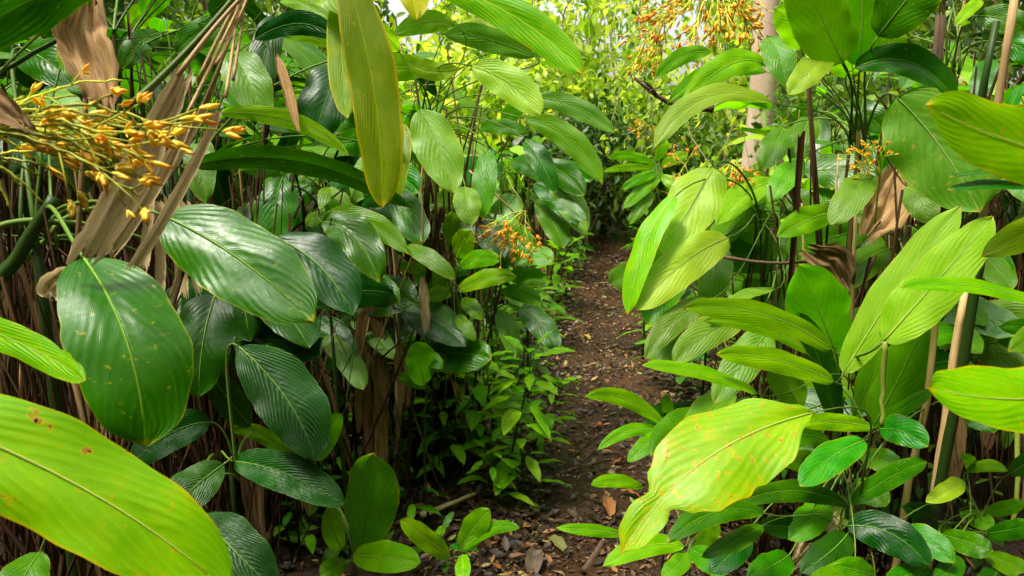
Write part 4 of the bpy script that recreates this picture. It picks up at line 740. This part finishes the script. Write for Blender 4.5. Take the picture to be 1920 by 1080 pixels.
for k, x, y, s, lab, grp in [
    ('A', -2.1, 2.6, .95, LA, 'clumps in the left thicket'), ('A', -1.45, 3.1, 1.0, LA, 'clumps in the left thicket'), ('A', -.75, 3.5, .9, LA, 'clumps in the left thicket'), ('B', -2.7, 3.7, 1.1, LA, 'clumps in the left thicket'),
    ('C', -1.7, 4.3, 1.0, LA, 'clumps in the left thicket'), ('B', -.65, 4.7, .85, LA, 'clumps in the left thicket'), ('A', -3.3, 5.0, 1.2, LA, 'clumps in the left thicket'), ('C', -1.5, 5.8, 1.0, LA, 'clumps in the left thicket'),
    ('B', -.15, 6.0, .8, LA, 'clumps in the left thicket'), ('B', -.6, 7.4, .95, LA, 'clumps in the left thicket'), ('A', .25, 8.0, .75, LA, 'clumps in the left thicket'), ('C', -2.6, 7.3, 1.2, LA, 'clumps in the left thicket'),
    ('B', 2.35, 3.1, .9, LB, 'clumps in the right thicket'), ('C', 1.85, 3.7, .75, LB, 'clumps in the right thicket'), ('B', 2.9, 4.0, 1.1, LB, 'clumps in the right thicket'), ('C', 2.2, 4.9, .85, LB, 'clumps in the right thicket'),
    ('B', 3.3, 5.4, 1.1, LB, 'clumps in the right thicket'), ('B', 2.1, 6.1, .65, LB, 'clumps in the right thicket'), ('C', 3.0, 7.2, .9, LB, 'clumps in the right thicket'), ('B', 2.3, 8.3, .6, LB, 'clumps in the right thicket'), ('A', 4.2, 6.5, 1.2, LB, 'clumps in the right thicket'),
    ('D', -1.55, 2.0, 1.0, LD + 'at the left edge behind the huge lime leaf', None), ('D', -1.02, 2.35, .95, LD + 'behind the broad hanging dark leaf', None), ('D', -.55, 2.85, .85, LD + 'around the brown sheath stump', None), ('D', -1.9, 2.9, 1.15, LD + 'behind the large flower spray', None),
    ('D', 1.75, 2.6, .75, LD + 'behind the pale upright blades', None), ('D', 1.35, 3.2, .6, LD + 'behind the pale drooping leaves', None), ('D', 2.35, 2.55, 1.0, LD + 'at the right edge by the canes', None), ('D', 2.9, 3.2, 1.25, LD + 'behind the tan cane at the right edge', None), ('D', .35, 6.6, .6, LD + 'beside the trail where it bends', None), ('D', .75, 9.2, .7, LD + 'closing the far end of the trail', None)]:
    o = KIND[k] if k not in used else copy_tree(KIND[k]); used.add(k)
    o.location = (x, y, height(x, y)); o.rotation_euler.z = random.uniform(0, 6.28); o.scale = (s, s, s)
    if 'group' in o: del o['group']
    tag(o, lab, 'stalk stand' if k == 'D' else 'plant', grp)

# ------------------------------------------------------------------ saplings and seedlings along the trail
BR = ['lime', 'bright', 'lime']; MI = ['mid', 'bright', 'mid', 'deep']
GL = 'leafy seedlings along the left edge of the trail'; GR = 'leafy seedlings along the right edge of the trail'
for lab, px, py, h, n, ln, mats, grp in [
    ('tallest bright sapling of the narrow leaved cluster at the left trail edge', 955, 905, .62, 24, .15, BR, GL), ('bright narrow leaved sapling just left of the tallest one at the trail edge', 905, 880, .52, 20, .15, BR, GL),
    ('bright pointed leaved seedling in the middle of the narrow leaved cluster', 930, 850, .5, 22, .13, BR, GL), ('bright pointed leaved seedling at the back of the narrow leaved cluster', 965, 800, .55, 22, .13, BR, GL), ('bright pointed leaved seedling at the left end of the narrow leaved cluster', 865, 860, .42, 18, .12, BR, GL),
    ('bright pointed leaved seedling leaning over the trail from the narrow leaved cluster', 1000, 850, .38, 18, .12, BR, GL), ('low pointed leaved seedling at the front of the narrow leaved cluster', 930, 940, .25, 14, .10, BR, GL), ('pointed leaved seedling between the cluster and the thin upright seedling', 820, 820, .5, 16, .13, MI, GL),
    ('short bright seedling touching the trail in front of the narrow leaved cluster', 985, 930, .30, 12, .12, BR, GL), ('small green seedling left of the narrow leaved cluster in dark shade', 850, 905, .40, 14, .12, MI, GL),
    ('green seedling under the thin sapling on dark soil', 745, 850, .32, 10, .15, MI, GL), ('small seedling with pointed leaves behind the squat blue green seedling', 800, 900, .30, 10, .13, MI, GL),
    ('leafy seedling farther along the left edge beyond the narrow leaved cluster', 975, 735, .55, 18, .16, MI, GL), ('leafy seedling below the small orange flower cluster', 935, 700, .75, 20, .17, MI, GL),
    ('leafy seedling leaning to the trail beside the small orange flower cluster', 1010, 640, .6, 18, .17, MI, GL), ('pale green seedling at the left edge where the trail narrows', 1035, 570, .55, 16, .18, BR, GL),
    ('green seedling at the left edge just before the trail bend', 1065, 520, .55, 16, .2, MI, GL), ('low dark seedling in the shade under the whorled sapling', 870, 780, .5, 14, .14, ['mid', 'deep'], GL),
    ('seedling with yellow tipped leaves at the bottom near the pale dry stem', 745, 985, .16, 6, .12, MI, GL), ('tiny seedling on the soil left of the lime seedling', 800, 1040, .12, 6, .1, MI, GL), ('small round leaved seedling at the bottom left among dark leaves', 590, 1040, .22, 7, .12, MI, GL),
    ('low green seedling between the quilted plant and the dark soil', 650, 960, .25, 8, .12, MI, GL), ('dim seedling behind the quilted plant', 590, 900, .35, 9, .14, ['deep', 'mid'], GL),
    ('bright seedling right of the trail below the pale drooping leaves', 1235, 640, .42, 12, .18, BR, GL.replace('left', 'right')), ('seedling right of the trail behind the three bright blades', 1265, 720, .40, 12, .17, MI, GR),
    ('green seedling at the right edge where the trail narrows', 1225, 545, .5, 14, .2, BR, GR), ('leafy seedling at the right edge just before the trail bend', 1215, 490, .6, 16, .22, MI, GR),
    ('seedling under the large ragged leaf', 1360, 930, .3, 9, .13, MI, GR), ('green seedling behind the ragged leaf in the right thicket', 1420, 850, .5, 12, .17, MI, GR), ('broad seedling low behind the glossy shrub', 1700, 900, .45, 12, .15, ['deep', 'mid'], GR),
    ('seedling with small leaves at the right edge above the bottom corner', 1850, 900, .5, 12, .13, ['deep', 'mid'], GR), ('yellow green seedling under the right lime leaf', 1830, 830, .55, 10, .14, BR, GR), ('seedling at the foot of the tan cane', 1890, 760, .6, 12, .16, MI, GR)]:
    sapling(lab, px, py, h, int(n * 1.25), ln * 1.35, [m for m in mats], grp, lean=(random.uniform(-.08, .08), random.uniform(-.1, .02)), shape='lance', ratio=.33)

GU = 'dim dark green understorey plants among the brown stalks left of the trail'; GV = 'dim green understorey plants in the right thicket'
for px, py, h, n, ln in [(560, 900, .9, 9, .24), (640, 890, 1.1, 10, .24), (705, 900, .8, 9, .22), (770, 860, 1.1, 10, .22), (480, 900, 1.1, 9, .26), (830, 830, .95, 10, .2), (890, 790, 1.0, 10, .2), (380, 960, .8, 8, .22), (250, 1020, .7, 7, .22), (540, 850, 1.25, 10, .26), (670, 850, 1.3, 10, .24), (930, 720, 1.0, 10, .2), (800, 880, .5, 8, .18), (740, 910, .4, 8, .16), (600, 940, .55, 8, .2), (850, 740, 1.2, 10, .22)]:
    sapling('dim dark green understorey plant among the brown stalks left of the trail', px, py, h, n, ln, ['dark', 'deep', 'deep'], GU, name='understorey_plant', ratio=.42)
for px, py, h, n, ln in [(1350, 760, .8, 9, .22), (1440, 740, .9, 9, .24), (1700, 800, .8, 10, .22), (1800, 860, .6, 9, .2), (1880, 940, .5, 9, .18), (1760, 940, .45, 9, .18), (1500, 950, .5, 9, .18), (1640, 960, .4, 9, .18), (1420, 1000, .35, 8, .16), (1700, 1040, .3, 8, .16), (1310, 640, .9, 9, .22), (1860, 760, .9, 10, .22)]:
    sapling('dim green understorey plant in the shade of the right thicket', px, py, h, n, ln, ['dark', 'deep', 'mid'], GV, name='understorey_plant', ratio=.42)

# ------------------------------------------------------------------ fallen leaves that stand out
for lab, px, py, L, az, col in [('orange fallen leaf beside the three bright blades', 1166, 858, .085, .4, (.45, .14, .02)), ('orange brown fallen leaf lying across the trail below the flat leaf', 1140, 945, .13, 1.6, (.28, .12, .04)), ('yellow green fallen leaf on the near trail', 1045, 1018, .10, 2.2, (.36, .36, .10)),
    ('small pale fallen leaf at the bottom left of the trail', 812, 1045, .06, .7, (.5, .36, .2)), ('grey brown ribbed fallen leaf at the bottom of the trail', 1000, 1062, .15, 1.4, (.13, .09, .06)), ('dark red fallen leaf in the middle of the trail', 1120, 795, .07, .2, (.25, .06, .03)),
    ('tan fallen leaf left on the trail under the bright seedling', 1030, 770, .08, 1.0, (.34, .2, .1)), ('yellow fallen leaf far along the trail', 1100, 625, .09, 2.0, (.5, .35, .05)), ('brown curled fallen leaf against the right trail edge', 1195, 745, .11, .9, (.2, .11, .05)),
    ('cream fallen leaf left of the trail beyond the seedlings', 1020, 690, .10, .3, (.5, .38, .24)), ('dull orange fallen leaf near the right seedling', 1180, 925, .09, 2.8, (.33, .13, .04)), ('brown fallen leaf on the soil below the quilted plant', 560, 970, .12, .5, (.2, .1, .05)), ('reddish fallen leaf at the left lip of the trail', 985, 820, .08, 1.8, (.34, .1, .04))]:
    x, y = gxy(px, py); z = height(x, y) + .022; d = Vector((math.cos(az), math.sin(az), .12)) * L; c = Vector((x, y, z))
    key = 'fallen_%d' % (hash(lab) % 10 ** 6)
    m = fibremat('fallen_leaf', tuple(v * .6 for v in col), col, rough=.5, scale=(2, 8), trans=.1); o0 = empty('tmp', c); me = leaf_mesh('fallen_leaf', c - d * .5, c + Vector((0, 0, .012)), c + d * .5, L * .42, Vector((random.uniform(-.3, .3), random.uniform(-.3, .3), 1)), c, 'oval', .35, -.3, .08, 14, 6, random.uniform(0, 6)); bpy.data.objects.remove(o0)
    tag(link('fallen_leaf', me, m, None, c), lab, 'fallen leaf')

# ------------------------------------------------------------------ litter, undergrowth (uncountable)
rng = np.random.default_rng(5)
n = 46000; y = 1.3 + 9.5 * rng.random(n) ** 1.35; off = rng.normal(0, .6, n); x = np.array([path_x(v) for v in y]) + off
pm = np.array([noise.noise(Vector((float(a) * 3, float(b) * 3, 21))) for a, b in zip(x, y)]); keep = (np.abs(off) < 2.6) & (rng.random(len(x)) < np.clip(.55 + pm * 2.0, .2, 1) + (np.abs(off) > .35) * .4); x, y = x[keep], y[keep]; n = len(x); z = np.array([height(a, b) for a, b in zip(x, y)]) + .010 + .012 * rng.random(n)
N = rdir(n, rng) * .38 + [0, 0, 1]; D = rdir(n, rng); D[:, 2] *= .25; L = .012 + .06 * rng.random(n) ** 2.2 * (1 - .35 * (np.abs(off[keep]) < .3) * (rng.random(n) < .8))
o = link('leaf_litter', cards(np.stack([x, y, z], 1), D, N, L, L * rng.uniform(.25, .6, n), -.05, name='leaf_litter'), M['litter']); tag(o, 'brown leaf litter scattered over trail and soil', None, None, 'stuff')
mb = MB()
for i in range(420):
    yy = 1.5 + 7 * random.random() ** 1.4; xx = path_x(yy) + random.choice((-1, 1)) * abs(random.gauss(.35, .5)); a = random.uniform(0, 3.14); l = random.uniform(.04, .28); c = Vector((xx, yy, height(xx, yy) + .016)); dv = Vector((math.cos(a), math.sin(a), random.uniform(-.06, .12))) * l
    mb.tube([c - dv * .5, c + Vector((0, 0, .006)), c + dv * .5], random.uniform(.0012, .004), .001, 4)
o = link('twig_litter', mb.mesh('twig_litter'), M['stalk_dead']); tag(o, 'thin dry twigs littering the soil beside the trail', None, None, 'stuff')
n = 4500; y = 2.2 + 10 * rng.random(n) ** 1.15; sd = rng.choice([-1, 1], n); off = sd * (.42 + np.abs(rng.normal(0, .55, n))); px_ = np.array([path_x(v) for v in y])
pat = np.array([noise.noise(Vector((float(a) * 2.2, float(b) * 2.2, 7))) for a, b in zip(px_ + off, y)]); keep = (pat > -.02) & ((y > 3.4) | (np.abs(off) > .7)); x = (px_ + off)[keep]; y = y[keep]; n = len(x)
z = np.array([height(a, b) for a, b in zip(x, y)]) + .03 + .32 * rng.random(n) ** 1.6; D = rdir(n, rng); D[:, 2] = D[:, 2] * .4; N = rdir(n, rng) * .5 + [0, 0, 1]; L = rng.uniform(.04, .17, n)
o = link('undergrowth', cards(np.stack([x, y, z], 1), D, N, L, L * rng.uniform(.35, .6, n), .2, name='undergrowth'), M['cover']); tag(o, 'low leafy ground cover along both sides of the trail', None, None, 'stuff')

# ------------------------------------------------------------------ shrubs, trees, vines and the far forest
def shrub(label, x, y, h, r, n, mat, L, seed, grp, name='shrub'):
    rg = np.random.default_rng(seed); z = height(x, y); root = tag(empty(name, (x, y, z)), label, 'shrub', grp); O = root.location
    cs = []; mb = MB(O)
    for i in range(11):
        a = rg.uniform(0, 6.28); q = r * math.sqrt(rg.random()); c = Vector((x + math.cos(a) * q, y + math.sin(a) * q, z + h * rg.uniform(.25, .95))); cs.append(c)
        b = Vector((x + rg.uniform(-.06, .06), y + rg.uniform(-.06, .06), z - .05)); mb.tube(bez(b, b + Vector((0, 0, c.z - z)) * .5, c - Vector((0, 0, .1)), c, 8), .016, .004, 5)
    link('stem', mb.mesh('stem'), M['bark'], root)
    P = clumps(rg, [tuple(c) for c in cs], n, r * .30); P[:, 2] = np.maximum(P[:, 2], z + .05); D = rdir(n, rg, -.3); N = rdir(n, rg) * .7 + [0, 0, .8]; Ls = L * rg.uniform(.5, 1.25, n)
    link('crown', cards(P, D, N, Ls, Ls * rg.uniform(.35, .55, n), .2, O), M[mat], root); return root
def tree(label, x, y, h, tr, cz, cr, n, mat, L, seed, bark='greybark', grp=None, lean=0.0, limbs=9, mult=1.0):
    rg = np.random.default_rng(seed); z = height(x, y); root = tag(empty('tree', (x, y, z)), label, 'tree', grp); O = root.location
    b = Vector((x, y, z - .15)); t = Vector((x + lean * h, y, z + h)); P = [b.lerp(t, k / 16) + Vector((noise.noise(Vector((k * .35, seed, 0))), noise.noise(Vector((k * .35, 0, seed))), 0)) * .10 for k in range(17)]
    mb = MB(O); mb.tube(P, tr, tr * .4, 12, rad=lambda k: tr * (1 - .55 * k) * (1 + .5 * math.exp(-k * 30)) * (1 + .06 * noise.noise(Vector((k * 14, seed, 0))))); tk = link('trunk', mb.mesh('trunk'), M[bark], root)
    cs = []
    for i in range(limbs):
        a = i * 2.4 + rg.uniform(-.4, .4); k = int(rg.uniform(5, 16)); s = P[k]; c = Vector((x + lean * h + math.cos(a) * cr * rg.uniform(.4, 1), y + math.sin(a) * cr * rg.uniform(.4, 1), z + rg.uniform(*cz))); cs.append(c)
        mb = MB(O); mb.tube(bez(s, s.lerp(c, .3) + Vector((0, 0, .25)), s.lerp(c, .7) + Vector((0, 0, .2)), c, 9), tr * .35, tr * .08, 6); link('limb', mb.mesh('limb'), M[bark], tk)
        for _ in range(3): cs.append(c + Vector(rg.normal(size=3)) * cr * .35)
    Pp = clumps(rg, [tuple(c) for c in cs], n, cr * .20); Pp[:, 2] = np.maximum(Pp[:, 2], z + .3); D = rdir(n, rg, -.5); N = rdir(n, rg) * .7 + [0, 0, .8]; Ls = L * rg.uniform(.5, 1.25, n)
    link('crown', cards(Pp, D, N, Ls, Ls * rg.uniform(.35, .55, n), .25, O), M[mat], root); return root
G1 = 'shrubs behind the trail bend'
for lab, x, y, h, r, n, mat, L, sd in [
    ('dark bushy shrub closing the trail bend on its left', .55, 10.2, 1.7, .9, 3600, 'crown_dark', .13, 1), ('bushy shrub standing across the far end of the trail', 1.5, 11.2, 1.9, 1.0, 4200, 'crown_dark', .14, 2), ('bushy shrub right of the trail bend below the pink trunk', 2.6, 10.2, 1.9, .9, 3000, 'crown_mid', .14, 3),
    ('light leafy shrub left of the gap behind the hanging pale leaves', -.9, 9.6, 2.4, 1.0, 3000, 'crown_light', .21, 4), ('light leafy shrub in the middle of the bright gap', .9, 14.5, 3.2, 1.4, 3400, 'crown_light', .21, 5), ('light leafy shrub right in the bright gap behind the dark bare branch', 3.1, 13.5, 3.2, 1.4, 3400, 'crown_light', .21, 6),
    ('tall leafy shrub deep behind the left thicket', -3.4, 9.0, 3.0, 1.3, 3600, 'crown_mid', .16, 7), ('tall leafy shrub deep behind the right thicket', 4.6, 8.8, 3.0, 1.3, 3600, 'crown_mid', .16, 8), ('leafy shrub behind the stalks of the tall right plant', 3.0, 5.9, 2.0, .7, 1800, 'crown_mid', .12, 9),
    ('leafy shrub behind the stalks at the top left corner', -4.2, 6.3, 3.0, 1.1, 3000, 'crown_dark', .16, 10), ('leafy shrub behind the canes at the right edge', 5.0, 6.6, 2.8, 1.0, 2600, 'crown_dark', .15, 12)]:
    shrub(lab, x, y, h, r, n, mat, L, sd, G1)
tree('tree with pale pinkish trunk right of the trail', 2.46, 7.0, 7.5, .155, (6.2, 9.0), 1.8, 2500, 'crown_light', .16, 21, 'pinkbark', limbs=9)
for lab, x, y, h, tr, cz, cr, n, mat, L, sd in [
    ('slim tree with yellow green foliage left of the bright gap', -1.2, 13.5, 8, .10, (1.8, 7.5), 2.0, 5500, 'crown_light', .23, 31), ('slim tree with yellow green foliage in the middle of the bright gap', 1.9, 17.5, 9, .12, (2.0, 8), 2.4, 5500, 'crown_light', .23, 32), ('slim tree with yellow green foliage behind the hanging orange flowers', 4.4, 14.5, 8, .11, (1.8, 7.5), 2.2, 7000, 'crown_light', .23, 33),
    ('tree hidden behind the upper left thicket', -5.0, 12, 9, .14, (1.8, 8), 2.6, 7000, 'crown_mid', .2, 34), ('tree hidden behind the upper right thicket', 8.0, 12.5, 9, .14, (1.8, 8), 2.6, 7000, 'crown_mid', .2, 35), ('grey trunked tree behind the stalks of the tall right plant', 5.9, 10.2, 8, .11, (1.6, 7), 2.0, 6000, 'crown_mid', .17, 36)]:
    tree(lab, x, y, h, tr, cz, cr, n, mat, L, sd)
for i, (lab, px, d, y0, y1) in enumerate([('thin vine hanging in the left of the bright gap', 1010, 8, -200, 250), ('thin vine hanging beside the yellow green slanting leaf', 1070, 7, -250, 230), ('twisted vine hanging in the middle of the bright gap', 1150, 9, -250, 260), ('thin vine trailing down right of the bright gap', 1195, 7.5, -250, 300), ('thick vine draped behind the hanging orange flowers', 1290, 6, -300, 330), ('vine hanging close beside the pink trunk', 1375, 6.2, -300, 310)]):
    a = at(px, y0, d); b = at(px + random.uniform(-35, 35), y1, d); o = a; root = tag(empty('vine', b), lab, 'vine'); P = [a.lerp(b, k / 18) + Vector((noise.noise(Vector((k * .3, i, 0))) * .22, noise.noise(Vector((k * .3, 0, i))) * .2, 0)) for k in range(19)]
    mb = MB(b); mb.tube(P, .010 + .006 * (i == 4), .005, 6); link('stem', mb.mesh('stem'), M['greybark'], root)
    rg = np.random.default_rng(50 + i); n = 130; Pp = np.array([tuple(P[k]) for k in rg.integers(0, 19, n)]) + rg.normal(size=(n, 3)) * .10; Ls = rg.uniform(.05, .12, n); link('foliage', cards(Pp, rdir(n, rg, -.8), rdir(n, rg) + [0, -.3, .6], Ls, Ls * .55, .2, b), M['crown_light'], root)
rng = np.random.default_rng(77); n = 60000; th = rng.uniform(0, 2 * np.pi, n); rr = rng.uniform(19, 27, n); zz = 13 * rng.random(n) ** 1.1
gapc = np.abs(((th - math.atan2(17, 2.2) + np.pi) % (2 * np.pi)) - np.pi); keep = ~((gapc < .30) & (zz > 2.6) & (rng.random(n) < .92)); th, rr, zz = th[keep], rr[keep], zz[keep]; n = len(th)
n2 = 45000; th2 = R(90) + rng.uniform(R(46), R(314), n2); th = np.concatenate([th, th2]); rr = np.concatenate([rr, rng.uniform(6.5, 10, n2)]); zz = np.concatenate([zz, 10 * rng.random(n2)]); n = len(th)   # unseen inner foliage added beside and behind the viewer to block low side light
P = np.stack([rr * np.cos(th), rr * np.sin(th), zz], 1) + rng.normal(size=(n, 3)) * .3; Ls = rng.uniform(.3, .75, n)
o = link('distant_forest', cards(P, rdir(n, rng, -.4), rdir(n, rng) * .8 + [0, 0, .7], Ls, Ls * rng.uniform(.4, .6, n), .25, name='distant_forest'), M['crown_mid']); tag(o, 'far leafy jungle surrounding the trail clearing, plus unseen inner foliage added to block light', None, None, 'stuff')
